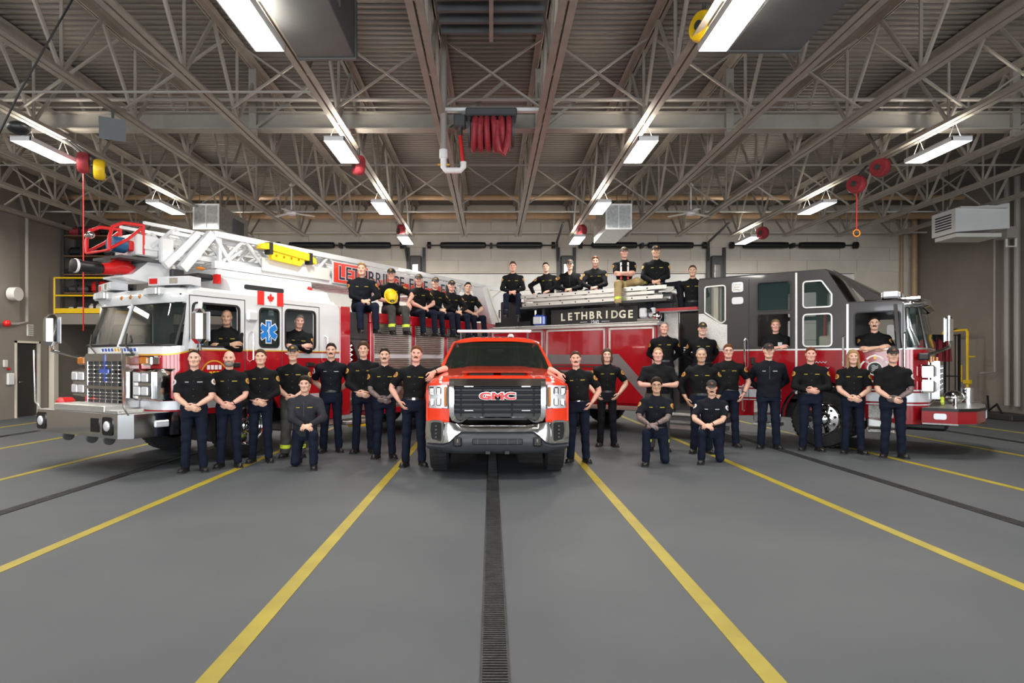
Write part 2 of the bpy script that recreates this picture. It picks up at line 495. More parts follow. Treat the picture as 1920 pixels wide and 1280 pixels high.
me_c = mesh_of(MB().box(-.105, -.015, 1, 21.1, ZB - .012, ZB).box(-.03, -.015, 1, 21.1, ZB, ZB + .09)
               .box(.015, .105, 1, 21.1, ZB - .012, ZB).box(.015, .03, 1, 21.1, ZB, ZB + .09), 'bottom_chord', 'joist')
me_t = mesh_of(MB().box(-.12, -.015, YF, YB, ZT + .06, ZT + .075).box(-.03, -.015, YF, YB, ZT - .04, ZT + .06)
               .box(.015, .12, YF, YB, ZT + .06, ZT + .075).box(.015, .03, YF, YB, ZT - .04, ZT + .06), 'top_chord', 'joist')
me_e = mesh_of(MB().cyl((0, 21.0, ZB + .03), (0, 22.5, ZT), .034, n=6), 'end_diagonal', 'joist')
for k in range(-8, 8):
    x = (k + .5) * 1.757
    n = k if k >= 0 else -k - 1
    lab = '%sopen web steel roof joist to the %s of the red hose reel' % (ordn[n] if n else 'nearest ', 'right' if k >= 0 else 'left')
    t = thing('roof_joist', lab, 'roof joist', (x, 0, 0), 0, 'open web roof joists')
    link('bottom_chord', me_c, t); link('top_chord', me_t, t); link('end_diagonal', me_e, t)
    for y in JY:
        link('web_vertical', me_v, t, (0, y, 0)); link('web_diagonal', me_a, t, (0, y, 0)); link('web_diagonal', me_b, t, (0, y, 0))
    if k < 7:
        for y in (10.6, 17.2):
            link('cross_brace', me_x1, t, (0, y, 0)); link('cross_brace', me_x2, t, (0, y, 0))
# girder across
g = thing('roof_girder', 'wide flange steel girder crossing the whole roof above the hose reel', 'girder', (0, 11.85, 0))
MB().box(XL, XR, -.12, .12, 5.88, 5.90).box(XL, XR, -.12, .12, 6.18, 6.2).build('flange', 'beam', g, smooth=0)
MB().box(XL, XR, -.01, .01, 5.9, 6.18).build('girder_web', 'beam', g, smooth=0)
for xx in (-4.39, .88, -.88, 4.39, 9.66, -9.66):
    MB().box(xx - .07, xx + .07, -.09, -.01, 5.75, 7.0).build('hanger_post', 'beam', g, smooth=0)
    MB().beam((xx + .05, -.06, 5.9), (xx + 1.1, -.06, 6.75), .07, .05).build('knee_brace', 'beam', g, smooth=0)
def pipe(name, lab, pts, r, m, cat='pipe', group=None, n=10):
    return tag(MB().tube(pts, r, n).build(name, m), lab, cat, group)
pipe('roof_conduit', 'thin conduit crossing below the joists at upper left', [(-8.5, 9.6, 5.66), (-2.7, 9.6, 5.66)], .02, 'pipe_grey', 'conduit', n=6)
pipe('roof_conduit', 'long thin conduit crossing the roof behind the hose reel', [(XL, 14.2, 5.97), (XR, 14.2, 5.97)], .02, 'pipe_grey', 'conduit', n=6)
pipe('roof_conduit', 'pale conduit crossing the roof just above the unit heaters', [(XL, 19.2, 6.1), (XR, 19.2, 6.1)], .025, 'offwhite', 'conduit', n=6)
pipe('roof_conduit', 'pale conduit lowest along the back wall header', [(XL, 21.9, 6.02), (XR, 21.9, 6.02)], .03, 'offwhite', 'conduit', n=6)
pipe('sprinkler_pipe', 'upper tan pipe crossing the far end of the roof', [(XL, 20.2, 6.78), (XR, 20.2, 6.78)], .085, 'pipe_tan')
pipe('sprinkler_pipe', 'lower tan pipe crossing the far end of the roof', [(XL, 21.5, 6.49), (XR, 21.5, 6.49)], .105, 'pipe_tan')
for i, (a, b, c) in enumerate(((-.15, .05, 6.3), (.0, .035, 6.36), (.15, .025, 6.28))):
    pipe('girder_pipe', ['thickest', 'middle', 'thinnest'][i] + ' of three pipes running along the girder above the hose reel',
         [(XL, 11.6 + a, c), (XR, 11.6 + a, c)], b * .7, 'pipe_grey', group='pipes along the girder')
# ---------------------------------------------------------------- ceiling fixtures
lamp_n = {}
def fixture(x, y, lab):
    t = thing('ceiling_light', lab, 'ceiling light', (x, y, 5.33), 0, 'fluorescent ceiling fixtures')
    h = MB(); h.plate(rr(-.18, .18, -.63, .63, .02), [rr(-.10, .10, -.56, .56, .02)], .012, lambda u, v, w: (u, v, .055 + w))
    h.box(-.18, -.165, -.63, .63, -.01, .06); h.box(.165, .18, -.63, .63, -.01, .06)
    h.box(-.18, .18, -.63, -.615, -.01, .06); h.box(-.18, .18, .615, .63, -.01, .06)
    h.build('housing', 'white', t, smooth=0)
    MB().box(-.16, .16, -.61, .61, -.008, .0).build('diffuser', 'tube_light', t, smooth=0)
    MB().box(-.05, .05, -.5, .5, .02, .045).build('uplight', 'tube_uplight', t, smooth=0)
    for s in (-1, 1):
        MB().tube([(-.12, s * .45, .06), (0, s * .45, .36), (.12, s * .45, .06)], .006, 5).build('hanger', 'offwhite', t)
    L = bpy.data.lights.new('lamp', 'AREA'); L.shape = 'RECTANGLE'; L.size = .30; L.size_y = 1.2
    L.energy = LAMP_W; L.color = (1.0, 0.955, 0.88)
    o = bpy.data.objects.new('lamp', L); col.objects.link(o); o.parent = t; o.location = (0, 0, -.014)
rows = [(-13.0, 'far left'), (-7.9, 'left outer'), (-2.64, 'left inner'), (2.64, 'right inner'), (7.9, 'right outer'), (13.17, 'far right')]
ys = [(19.7, 'farthest'), (15.55, 'second farthest'), (11.35, 'third farthest'), (7.02, 'fourth farthest'), (2.8, 'fifth farthest')]
for x, rn in rows:
    for y, yn in ys:
        if (x < -12 and y > 19) or (x > 12 and y > 7): continue
        fixture(x, y, '%s white fluorescent fixture in the %s row of lights' % (yn, rn))
# ---------------------------------------------------------------- HVAC
def unit_heater(x, lab):
    t = thing('unit_heater', lab, 'heater', (x, 17.0, 5.13), 0, 'hanging unit heaters')
    MB().box(-.33, .33, .03, 2.1, 0, .66, .01).build('casing', 'galv', t, smooth=0)
    f = MB(); f.plate([(-.35, -.01), (.35, -.01), (.35, .67), (-.35, .67)], [[(-.31, .03), (-.015, .03), (-.015, .63), (-.31, .63)], [(.015, .03), (.31, .03), (.31, .63), (.015, .63)]], .04)
    f.build('grille_frame', 'white', t, smooth=0)
    for a, b in ((-.31, -.015), (.015, .31)): MB().box(a, b, .02, .03, .03, .63).build('screen', 'galv', t, smooth=0)
    for sx in (-.3, .3):
        for sy in (.3, 1.8): MB().cyl((sx, sy, .66), (sx, sy, 1.6), .012, n=6).build('hanger_rod', 'steel', t)
    MB().box(.335, .36, 1.0, 1.7, .1, .5).build('service_panel', 'duct_grey', t, smooth=0)
unit_heater(-7.58, 'galvanized unit heater hanging over the ladder truck cab')
unit_heater(3.39, 'galvanized unit heater hanging over the right engine crew')
def duct(x0, x1, y1, lab):
    t = thing('duct_box', lab, 'duct', ((x0 + x1) / 2, 0, 5.63), 0, 'large ceiling duct boxes')
    w = (x1 - x0) / 2
    MB().box(-w, w, 3.4, y1, 0, .75, .01).build('casing', 'duct_grey', t, smooth=0)
    MB().box(-w - .02, w + .02, y1 - .05, y1 + .01, -.015, .77).build('end_flange', 'duct_grey', t, smooth=0)
    MB().box(w, w + .012, y1 - 1.4, y1 - .9, .2, .55).build('access_panel', 'galv', t, smooth=0)
duct(-2.55, -1.80, 8.5, 'large grey duct box at the top left beside the fluorescent fixture')
duct(3.07, 3.98, 8.3, 'large grey duct box at the top right beside the fluorescent fixture')
t = thing('exhaust_vent', 'slatted grey exhaust vent in the roof bay above the hose reel', 'vent', (0, 8.9, 6.5))
for i in range(6): MB().box(-.75, .75, -.9 + i * .3, -.84 + i * .3, 0, .12).build('slat', 'duct_grey', t, smooth=0)
MB().box(-.8, .8, -1, .8, .2, .55).build('housing', 'duct_grey', t, smooth=0)
MB().box(-.03, .03, -1, .8, -.04, .0).build('cross_bar', 'beam', t, smooth=0)
# ---------------------------------------------------------------- hose reel in the centre
t = thing('hose_reel', 'red hose reel hanging from the roof above the pickup', 'hose reel', (0, 10.6, 0))
MB().box(-.76, .98, -.05, .05, 5.75, 5.80).build('mount_bar', 'white', t, smooth=0)
MB().box(-.42, .42, -.2, .2, 5.62, 5.75, .02).build('reel_bracket', 'dark_grey', t, smooth=0)
for s in (-1, 1):
    r = MB(); r.lathe([(.03, -.02), (.26, -.02), (.26, .02), (.03, .02)], (s * .36, 0, 5.42), (1, 0, 0), 20); r.build('side_plate', 'dark_grey', t)
for i in range(6):
    xx = -.27 + i * .108
    pts = [(xx + .02 * math.sin(a + i), .26 * math.cos(a), 5.42 + (.29 if math.sin(a) < 0 else .2) * math.sin(a)) for a in np.linspace(0, 2 * math.pi, 20, endpoint=False)]
    MB().tube(pts, .05, 8, close=True).build('hose_coil', 'hose_red', t)
MB().tube([(.10, -.25, 5.5), (.10, -.30, 5.2), (.14, -.28, 5.02), (.2, -.26, 4.96), (.25, -.27, 5.1), (.30, -.25, 5.4)], .045, 8).build('hose_loop', 'hose_red', t)
MB().box(-.62, -.42, -.1, .1, 5.48, 5.68, .02).build('motor', 'dark_grey', t)
MB().cyl((-.52, 0, 5.35), (-.52, 0, 5.48), .05, n=10).build('swivel', 'steel', t)
MB().tube([(-.52, 0, 5.4), (-.50, 0, 5.2), (-.47, 0, 4.9)], .03, 8).build('feed_hose', 'red_part', t)
t = thing('drop_pipe', 'vertical water drop pipe with white elbow beside the hose reel', 'pipe', (-.79, 10.6, 0))
MB().cyl((0, 0, 5.1), (0, 0, 7.1), .055, n=12).build('riser', 'pipe_grey', t)
MB().cyl((0, 0, 4.98), (0, 0, 5.12), .07, n=12).build('coupling', 'white', t)
MB().tube([(0, 0, 5.0), (0, 0, 4.84), (.04, 0, 4.78), (.28, 0, 4.78), (.33, 0, 4.84), (.33, 0, 4.92)], .05, 10).build('elbow', 'white', t)
MB().box(-.1, .1, -.015, .015, 4.86, 4.885).build('valve_handle', 'gold', t)
# ---------------------------------------------------------------- cord reels, fans, speaker
def cord_reel(x, y, z, lab, m='hose_red', cord=None, dx=0):
    t = thing('cord_reel', lab, 'cord reel', (x, y, z), 0, 'retractable cord reels')
    MB().lathe([(.04, -.09), (.17, -.09), (.19, -.05), (.19, .05), (.17, .09), (.04, .09)], (0, 0, 0), (.9, .45, 0), 18).build('case', m, t)
    MB().lathe([(.01, -.11), (.06, -.11), (.06, .11), (.01, .11)], (0, 0, 0), (.9, .45, 0), 12).build('hub', 'dark_grey', t)
    MB().tube([(0, 0, .15), (dx, 0, max(.3, 5.74 - z))], .025, 6).build('mount', 'dark_grey', t)
    if cord:
        MB().tube([(0, 0, -.15), (0, 0, -cord)], .012, 6).build('cord', 'red_part', t)
        if cord < 2: MB().tube([(.07 * math.cos(a), .0, -cord - .07 + .07 * math.sin(a)) for a in np.linspace(0, 6.28, 14, endpoint=False)], .012, 6, close=True).build('grip_ring', 'orange', t)
cord_reel(-7.52, 11.8, 5.28, 'dark red cord reel with a long red cord dropping past the ladder tip', cord=3.1, dx=-.38)
cord_reel(-7.28, 11.9, 5.18, 'yellow cord reel hanging beside a red one at upper left', 'yellow', dx=-.6)
cord_reel(2.66, 8.0, 5.80, 'yellow round cord reel at the top right beside a bright fixture', 'yellow')
cord_reel(-2.55, 12.3, 5.38, 'dark red cord reel under the left inner light row')
cord_reel(-2.72, 19.3, 5.55, 'dark red cord reel at the far end of the left inner light row')
cord_reel(2.72, 19.3, 5.55, 'dark red cord reel at the far end of the right inner light row')
cord_reel(7.65, 13.4, 5.32, 'large dark red cord reel under the right outer light row with a red ring below', cord=.95, dx=.25)
cord_reel(7.9, 13.0, 5.55, 'dark red cord reel hanging highest in the right outer light row')
cord_reel(8.05, 19.0, 5.42, 'dark red cord reel at the far end of the right outer light row')
def fan(x, y, z, lab):
    t = thing('ceiling_fan', lab, 'ceiling fan', (x, y, z), 0, 'white ceiling fans')
    MB().cyl((0, 0, .05), (0, 0, .75), .018, n=8).build('downrod', 'white', t)
    MB().lathe([(.02, -.08), (.12, -.05), (.14, .02), (.05, .08)], n=16).build('motor', 'white', t)
    MB().lathe([(.02, 0), (.07, .05), (.02, .12)], (0, 0, .7), n=12).build('canopy', 'white', t)
    for q in range(3):
        a = q * 2.094 + .5; d = np.array([math.cos(a), math.sin(a), 0])
        MB().beam(d * .1, d * .62 + (0, 0, -.03), .13, .012).build('blade', 'offwhite', t)
fan(-5.4, 17.3, 5.62, 'white ceiling fan between the left light rows')
fan(5.4, 17.3, 5.62, 'white ceiling fan between the right light rows')
t = thing('loudspeaker', 'grey angled speaker box under the joists at upper left', 'speaker', (-6.15, 10.4, 5.42), .5)
MB().loft([[(-.19, -.16, .1), (.19, -.16, .1), (.19, -.04, -.22), (-.19, -.04, -.22)], [(-.15, .17, .17), (.15, .17, .17), (.15, .17, -.08), (-.15, .17, -.08)]]).build('cabinet', 'duct_grey', t, smooth=0)
MB().box(-.02, .02, -.02, .05, .1, .3).build('bracket', 'dark_grey', t)
t = thing('hanging_cable', 'black slack cable with a round toggle at upper left', 'cable', (0, 0, 0))
MB().tube([(-4.5, 6.9, 5.55), (-5.0, 6.8, 4.5), (-5.3, 6.8, 3.9), (-6.1, 6.7, 3.2)], .012, 6).build('cable', 'black', t)
MB().ball((-5.02, 6.8, 4.1), (.11, .11, .07)).build('toggle', 'black', t)
# ---------------------------------------------------------------- left wall fittings and mezzanine
t = tag(empty('door_6', (XL, 18.63, 0)), 'dark brown steel side door in the left wall', None, None, 'structure')
MB().box(-.10, -.04, -.44, .44, .02, 2.14, .008).build('door_leaf', 'steel_door', t, smooth=0)
fr = MB(); fr.box(-.12, .03, -.5, -.44, 0, 2.2).box(-.12, .03, .44, .5, 0, 2.2).box(-.12, .03, -.5, .5, 2.14, 2.2); fr.build('door_frame', 'wall_block', t, smooth=0)
MB().box(-.045, -.03, -.33, -.28, 1.15, 1.75).build('view_slot', 'dark_grey', t, smooth=0)
MB().cyl((-.04, -.34, 1.02), (.02, -.34, 1.02), .016, n=8).tube([(.02, -.34, 1.02), (.02, -.22, 1.02)], .012, 6).build('lever', 'steel', t)
t = thing('fire_bell', 'white drum shaped unit with a pipe on the left wall', 'wall unit', (XL + .03, 17.95, 3.5))
MB().cyl((.0, 0, 0), (.22, 0, 0), .19, n=18).build('drum', 'offwhite', t)
MB().tube([(.12, .2, 2.8), (.12, .45, 2.2), (.12, .45, -.75), (.12, .05, -.85), (.12, -.4, -.85)], .045, 8).build('pipe', 'pipe_grey', t)
MB().ball((.15, -.35, -.85), .1).build('valve', 'red_part', t)
t = thing('wall_vent', 'small pale louvre vent on the left wall above the door', 'vent', (XL, 18.72, 2.52))
MB().box(0, .03, -.13, .13, -.17, .17, .008).build('frame', 'offwhite', t, smooth=0)
for q in range(5): MB().box(.03, .045, -.1, .1, -.13 + q * .06, -.10 + q * .06).build('louvre', 'pipe_grey', t, smooth=0)
t = thing('wall_switch', 'pale switch boxes on the left wall beside the side door', 'switch', (XL, 17.75, 1.3))
MB().box(0, .05, -.07, .07, .15, .35, .01).build('upper_box', 'offwhite', t); MB().box(0, .07, .05, .3, -.35, -.02, .02).build('lower_box', 'white', t)
MB().cyl((0, .12, .1), (.06, .12, .1), .035, n=10).build('button', 'red_part', t)
struct(MB().box(XL, -8.2, 19.5, YB, 2.74, 3.06), 'trim_2', 'wall_paint', 'concrete edge of the storage mezzanine at far left', smooth=0)
struct(MB().box(XL + .02, XL + .18, 19.5, 19.7, 0, 2.74), 'trim_3', 'wall_block', 'pale post under the mezzanine corner', smooth=0)
struct(MB().box(-12.4, -8.2, 20.6, 20.8, 0, 2.74), 'wall_mezzanine', 'wall_paint', 'taupe wall set back under the mezzanine', smooth=0)
t = thing('guard_rail', 'yellow guard rail along the storage mezzanine', 'railing', (0, 19.56, 3.06))
for xx in (-13.35, -11.55, -9.9, -8.4): MB().cyl((xx, 0, 0), (xx, 0, 1.1), .03, n=8).build('post', 'yellow', t)
for zz in (.56, 1.1): MB().cyl((-13.35, 0, zz), (-8.4, 0, zz), .028, n=8).build('rail', 'yellow', t)
MB().box(-13.35, -8.3, -.012, .012, .02, .17).build('toe_board', 'yellow', t, smooth=0)
t = thing('storage_shelf', 'dark storage shelving on the mezzanine', 'shelf', (-12.45, 20.35, 3.06))
for sx in (-.95, .95):
    for sy in (-.3, .3): MB().box(sx - .03, sx + .03, sy - .03, sy + .03, 0, 2.9).build('upright', 'dark_grey', t, smooth=0)
SH = (.12, .7, 1.28, 1.86, 2.5)
for zz in SH: MB().box(-.98, .98, -.32, .32, zz - .03, zz).build('board', 'shelf_wood', t, smooth=0)
MB().box(-.98, .98, .32, .34, 0, 2.9).build('back_panel', 'steel_door', t, smooth=0)
its = [(-.45, 2.5, .40, .26, 'hose_red', 'rolled dark red bag on the top shelf'), (.5, 2.5, .35, .22, 'black', 'black bag on the top shelf'),
       (-.4, 1.86, .45, .28, 'black', 'wide black bag on the upper shelf'), (.55, 1.86, .3, .24, 'dark_grey', 'grey bag on the upper shelf'),
       (-.5, 1.28, .38, .26, 'dark_grey', 'dark grey bag on the middle shelf'), (.4, 1.28, .42, .3, 'black', 'black bag on the middle shelf'),
       (-.55, .7, .32, .24, 'dark_grey', 'grey bag left on the lower shelf'), (.1, .7, .24, .36, 'red_part', 'bright red bag on the lower shelf'), (.65, .7, .25, .26, 'black', 'black bag right on the lower shelf'),
       (-.6, .12, .28, .14, 'offwhite', 'pale folded bundle on the bottom shelf'), (.02, .12, .24, .24, 'offwhite', 'pale box on the bottom shelf'), (.6, .12, .26, .34, 'yellow', 'yellow case on the bottom shelf')]
for dx, dz, w, h, m, lab in its:
    b = MB(); b.box(-w, w, -.24, .24, 0.004, h, .08)
    o = b.build('gear_bag', m, loc=(-12.45 + dx, 20.3, 3.06 + dz)); tag(o, lab, 'bag', 'gear on the mezzanine shelves')
    st = MB().box(-.04, .04, -.25, .25, .006, h + .008).build('strap', 'black', o, smooth=0)
# ---------------------------------------------------------------- right wall fittings
t = thing('wall_heater', 'off-white ceiling hung heater near the right wall', 'heater', (12.9, 17.2, 5.0))
MB().loft([[(-.75, -.45, .0), (.75, -.35, .12), (.75, .35, .12), (-.75, .45, 0)], [(-.75, -.45, .62), (.75, -.35, .78), (.75, .35, .78), (-.75, .45, .62)]]).build('casing', 'white', t, smooth=0)
MB().box(-.65, .6, -.5, .5, .62, .66).build('top_flange', 'offwhite', t, smooth=0)
for q in range(6): MB().box(-.765, -.745, -.3, .3, .12 + q * .07, .15 + q * .07).build('louvre', 'black', t, smooth=0)
MB().box(-.7, .5, -.4, .4, -.12, -.02).build('deflector', 'offwhite', t, smooth=0)
MB().box(.8, 1.1, -.2, .2, -.1, .2).build('burner_box', 'pipe_grey', t)
MB().tube([(.95, 0, -.1), (.95, 0, -.3), (1.2, 0, -.3), (1.2, 0, 0)], .03, 8).build('gas_line', 'offwhite', t)
for sx in (-.6, .6): MB().cyl((sx, 0, .7), (sx, 0, 2.0), .012, n=6).build('hanger_rod', 'dark_grey', t)
pipe('wall_pipe', 'tan corner pipe at the back right corner', [(14.75, 22.3, .2), (14.75, 22.3, 6.9)], .09, 'pipe_tan')
pipe('wall_pipe', 'slim tan pipe left of the back right corner', [(14.4, 22.45, .2), (14.4, 22.45, 6.9)], .05, 'pipe_tan')
for i, (yy, r) in enumerate(((18.75, .035), (18.3, .075), (17.95, .075))):
    pipe('wall_pipe', ['thin', 'left thick', 'right thick'][i] + ' grey vertical pipe on the right wall',
         [(14.75, yy, .35), (14.75, yy, 6.8)] if i else [(14.6, yy + .35, 1.25), (14.75, yy, 1.3), (14.75, yy, 6.8)], r, 'pipe_grey')
t = thing('gas_pipe', 'yellow gas pipe bend on the right wall', 'pipe', (14.4, 19.35, 0))
MB().tube([(0, 0, .4), (0, 0, 2.5), (0, .04, 2.56), (0, 1.0, 2.56), (0, 1.04, 2.5), (0, 1.04, 2.2)], .04, 10).build('main_pipe', 'yellow', t)
MB().tube([(0, 0, 1.0), (0, .25, 1.0), (0, .25, 1.5)], .03, 8).build('branch_pipe', 'yellow', t)
MB().box(-.06, .06, -.12, .12, .92, 1.05, .02).build('regulator', 'yellow', t)
MB().cyl((0, 0, 1.75), (0, -.3, 1.75), .025, n=8).build('bracket', 'yellow', t)
MB().box(-.05, .05, .45, .6, 2.58, 2.62).build('valve_handle', 'black', t)
MB().box(-.25, .25, -.3, .3, 0, .42, .05).build('base', 'pipe_grey', t)
t = thing('gear_rack', 'black open gear rack with red garments near the right wall', 'rack', (12.9, 18.6, 0), .15)
for sx in (-.55, .55):
    for sy in (-.25, .25): MB().box(sx - .025, sx + .025, sy - .025, sy + .025, 0, 2.4).build('post', 'black', t, smooth=0)
for zz in (.15, 1.2, 2.38): MB().box(-.58, .58, -.28, .28, zz - .03, zz).build('shelf', 'black', t, smooth=0)
for q in range(5): MB().box(-.42 + q * .2, -.40 + q * .2, -.29, -.27, .15, 2.36).build('wire', 'black', t, smooth=0)
MB().box(-.56, .56, .2, .24, .15, 2.36).build('back_panel', 'steel_door', t, smooth=0)
for q in range(4):
    o = MB().loft([[(-.09, -.12, 0), (.09, -.12, 0), (.09, .12, 0), (-.09, .12, 0)], [(-.07, -.10, .55), (.07, -.1, .55), (.07, .1, .55), (-.07, .1, .55)], [(-.02, -.03, .66), (.02, -.03, .66), (.02, .03, .66), (-.02, .03, .66)]]).build('red_garment', 'hose_red')
    o.location = (12.9 - .38 + q * .25, 18.55 + q * .04, 1.6)
    tag(o, ['leftmost', 'second', 'third', 'rightmost'][q] + ' dark red garment hanging in the black rack', 'garment', 'garments in the gear rack')
t = thing('floor_box', 'low dark kerb box along the right wall', 'box', (14.3, 18.2, 0))
MB().box(-.3, .4, -1.0, 1.3, 0, .16, .02).build('body', 'steel_door', t); MB().tube([(-.1, -.4, .16), (0, -.1, .4), (0, .2, .2), (.2, .5, .6)], .03, 6).build('hose', 'black', t)
# ================================================================ WHEELS
def wheel(parent, x, y, r, w, axis=(0, 1, 0), out=-1, rim='chrome', rr_=0.6, lugs=10, holes=10, nm='wheel'):
    """wheel whose axle lies along axis; out = sign of the outward direction along axis; parts: tire, rim, hub, lug nuts"""
    ax = np.array(axis, float) * out
    c = np.array([x, y, r])
    t = MB()
    t.lathe([(r * rr_, -w), (r * .9, -w), (r * .985, -w * .9), (r, -w * .75), (r, -w * .25), (r * .985, -w * .1), (r * .93, 0.0), (r * .75, .012), (r * rr_, 0.0)], c, ax, 36, False)
    tire = t.build(nm, 'rubber', parent)
    g = MB(); u, v = frame_for(ax)
    for i in range(40):
        a = 2 * math.pi * i / 40
        d = math.cos(a) * u + math.sin(a) * v
        p = c + d * (r - .004) - ax * w * .5
        g.beam(p - ax * w * .38, p + ax * w * .38, .05 * r / .5, .022, up=tuple(d))
    tag(g.build('tread_block', 'rubber', tire, smooth=0), kind='stuff')
    m = MB()
    m.lathe([(r * rr_ + .004, -w * .9), (r * rr_ + .01, -.005), (r * rr_ * .96, .012), (r * rr_ * .9, -.03), (r * rr_ * .82, -.05), (r * rr_ * .45, -.035), (r * rr_ * .42, .03), (r * rr_ * .36, .045), (.01, .05)], c, ax, 32, False)
    m.build('rim', rim, tire)
    if holes:
        for i in range(holes):
            a = 2 * math.pi * i / holes + .2; d = math.cos(a) * u + math.sin(a) * v
            p = c + d * r * rr_ * .66 - ax * .045
            MB().cyl(p - ax * .01, p + ax * .008, r * rr_ * .085, n=10).build('hand_hole', 'black', tire)
    lm = MB()
    for i in range(lugs):
        a = 2 * math.pi * i / lugs; d = math.cos(a) * u + math.sin(a) * v
        p = c + d * r * rr_ * .47 - ax * .035
        lm.cyl(p, p + ax * .045, .014, n=6)
    lm.build('lug_nuts', 'chrome', tire)
    MB().lathe([(r * rr_ * .3, 0), (r * rr_ * .28, .05), (r * rr_ * .15, .07), (.005, .075)], c + ax * .03, ax, 16).build('hub_cap', 'chrome', tire)
    return tire
# ================================================================ PICKUP
pk = thing('pickup_truck', 'bright red pickup truck parked head-on in the centre', 'pickup truck', (.085, 9.62, 0))
def sym(fn):
    for s in (-1, 1): fn(s)
for s in (-1, 1):
    wheel(pk, s * .975, 0, .41, .27, (1, 0, 0), s, 'steel', .6, 8, 0)
    wheel(pk, s * .975, 4.0, .41, .27, (1, 0, 0), s, 'steel', .6, 8, 0)
def hz(x, y):
    t = (y + .86) / 1.66; a = abs(x)
    z = 1.355 + .15 * (t ** .75)
    z += .035 * (1 / (1 + math.exp((a - .52) * 40)))
    z += .012 * math.exp(-((a - .60) / .05) ** 2)
    if a > .72: z -= 1.5 * (a - .72) ** 2
    if t < .12: z -= (0.12 - t) ** 2 * 6
    return z
xs = np.linspace(-.985, .985, 61); ysn = np.linspace(-.86, .8, 18)
h = MB(); h.loft([[(x, y + (abs(x) ** 2) * (.16 if y < -.5 else .05), hz(x, y)) for x in xs] for y in ysn], close=False)
h.build('hood', 'red_pickup', pk, smooth=50)
for s in (-1, 1):
    f = MB()
    o = [( -.70, .82), (-.70, 1.20), (-.62, 1.275), (.8, 1.40), (.8, .45), (.56, .45)]
    arch = [(.54 * math.cos(math.radians(a)), .42 + .54 * math.sin(math.radians(a))) for a in range(0, 181, 15)]
    o = [(-.72, .80), (-.72, 1.22), (-.62, 1.28), (.8, 1.405), (.8, .45)] + [(x, z) for x, z in arch if x > -.6 and z > .45] + [(-.56, .66)]
    f.plate(o, [], .05, lambda u, v, w, s=s: (s * (.99 - w), u, v)); f.build('fender', 'red_pickup', pk)
    # front corner of the fender around the lamp
    c = MB(); pts = [(.985, -.62), (.97, -.72), (.92, -.78), (.84, -.815), (.70, -.84), (.66, -.85)]
    c.loft([[(s * x, y, z) for x, y in pts] for z in (.80, .84, .93, .975)], close=False); c.build('fender_corner', 'red_pickup', pk, smooth=50)
    c = MB(); c.loft([[(s * x, y, z + dz * (x - .66)) for x, y in pts] for z, dz in ((1.30, -.05), (1.345, -.12))], close=False); c.build('fender_brow', 'red_pickup', pk, smooth=50)
    c = MB(); pl = [(.975, -.66), (.95, -.735), (.90, -.78), (.82, -.81), (.68, -.835)]
    c.loft([[(s * x, y + .01, z) for x, y in pl] for z in (.975, 1.02, 1.14, 1.26, 1.305)], close=False); hl = c.build('headlight', 'lens_white', pk, smooth=50)
    MB().box(s * .86, s * .95, -.80, -.74, 1.16, 1.27, .02).box(s * .77, s * .845, -.825, -.79, 1.16, 1.27, .02).build('projector', 'chrome', hl)
    MB().box(s * .86, s * .94, -.80, -.74, 1.01, 1.10, .02).box(s * .77, s * .845, -.825, -.79, 1.01, 1.12, .02).build('reflector', 'alu', hl)
    MB().box(s * .695, s * .73, -.855, -.83, 1.0, 1.27, .01).build('turn_signal', 'amber', hl)
    fr = MB(); fr.plate(rpoly([(.665, .955), (.96, .985), (.985, 1.10), (.965, 1.30), (.67, 1.325)], .02), [grow(rpoly([(.665, .955), (.96, .985), (.985, 1.10), (.965, 1.30), (.67, 1.325)], .02), -.018)], .02,
                         lambda u, v, w, s=s: (s * u, -.845 + max(0, u - .68) ** 2 * 1.6 + w, v)); fr.build('lamp_bezel', 'dark_grey', hl)
    # grille surround, one chrome bracket each side
    g = MB(); g.loft([[(s * (x - .01), -.955 + d, z), (s * (x + .055), -.94 + d, z - .012), (s * (x + .055), -.83, z - .03), (s * x, -.83, z - .03)] for x, z, d in ((.60, 1.36, .02), (.60, 1.28, 0), (.60, 1.0, 0), (.595, .89, 0), (.56, .83, 0), (.48, .80, 0), (.44, .83, 0), (.38, .868, 0), (.0, .868, 0))]); g.build('grille_surround', 'chrome', pk, smooth=50)
MB().box(-.60, .60, -.86, -.80, .82, 1.35).build('grille_backing', 'black', pk)
for i in range(6):
    z = .915 + i * .066
    MB().box(-.595, .595, -.895, -.84, z, z + .034, .008).build('grille_bar', 'grille_black', pk)
for xx in (-.5, -.2, .2, .5): MB().box(xx - .012, xx + .012, -.875, -.84, .87, 1.34).build('grille_post', 'grille_black', pk)
for s in (-1, 1):
    for z in (.945, 1.275): MB().box(s * .33, s * .45, -.9, -.89, z, z + .014).build('grille_glint', 'chrome', pk)
MB().loft([[(x, -.945 + .04 * abs(x), 1.285 + .05 * a), (x, -.935 + .04 * abs(x), 1.30 + .05 * a), (x, -.875 + .04 * abs(x), 1.385), (x, -.80, 1.375), (x, -.82, 1.29)] for x, a in ((-.66, .2), (-.5, 0), (0, 0), (.5, 0), (.66, .2))]).build('grille_header', 'chrome', pk, smooth=50)
text_mesh('grille_badge', 'GMC', .125, 'red_part', pk, Matrix.Translation((0, -.915, 1.145)) @ Matrix.Rotation(math.pi / 2, 4, 'X'), .008, 1.05, 1.72, bold=.007)
text_mesh('badge_edge', 'GMC', .125, 'chrome', pk, Matrix.Translation((0, -.906, 1.145)) @ Matrix.Rotation(math.pi / 2, 4, 'X'), .006, 1.05, 1.72, bold=.012)
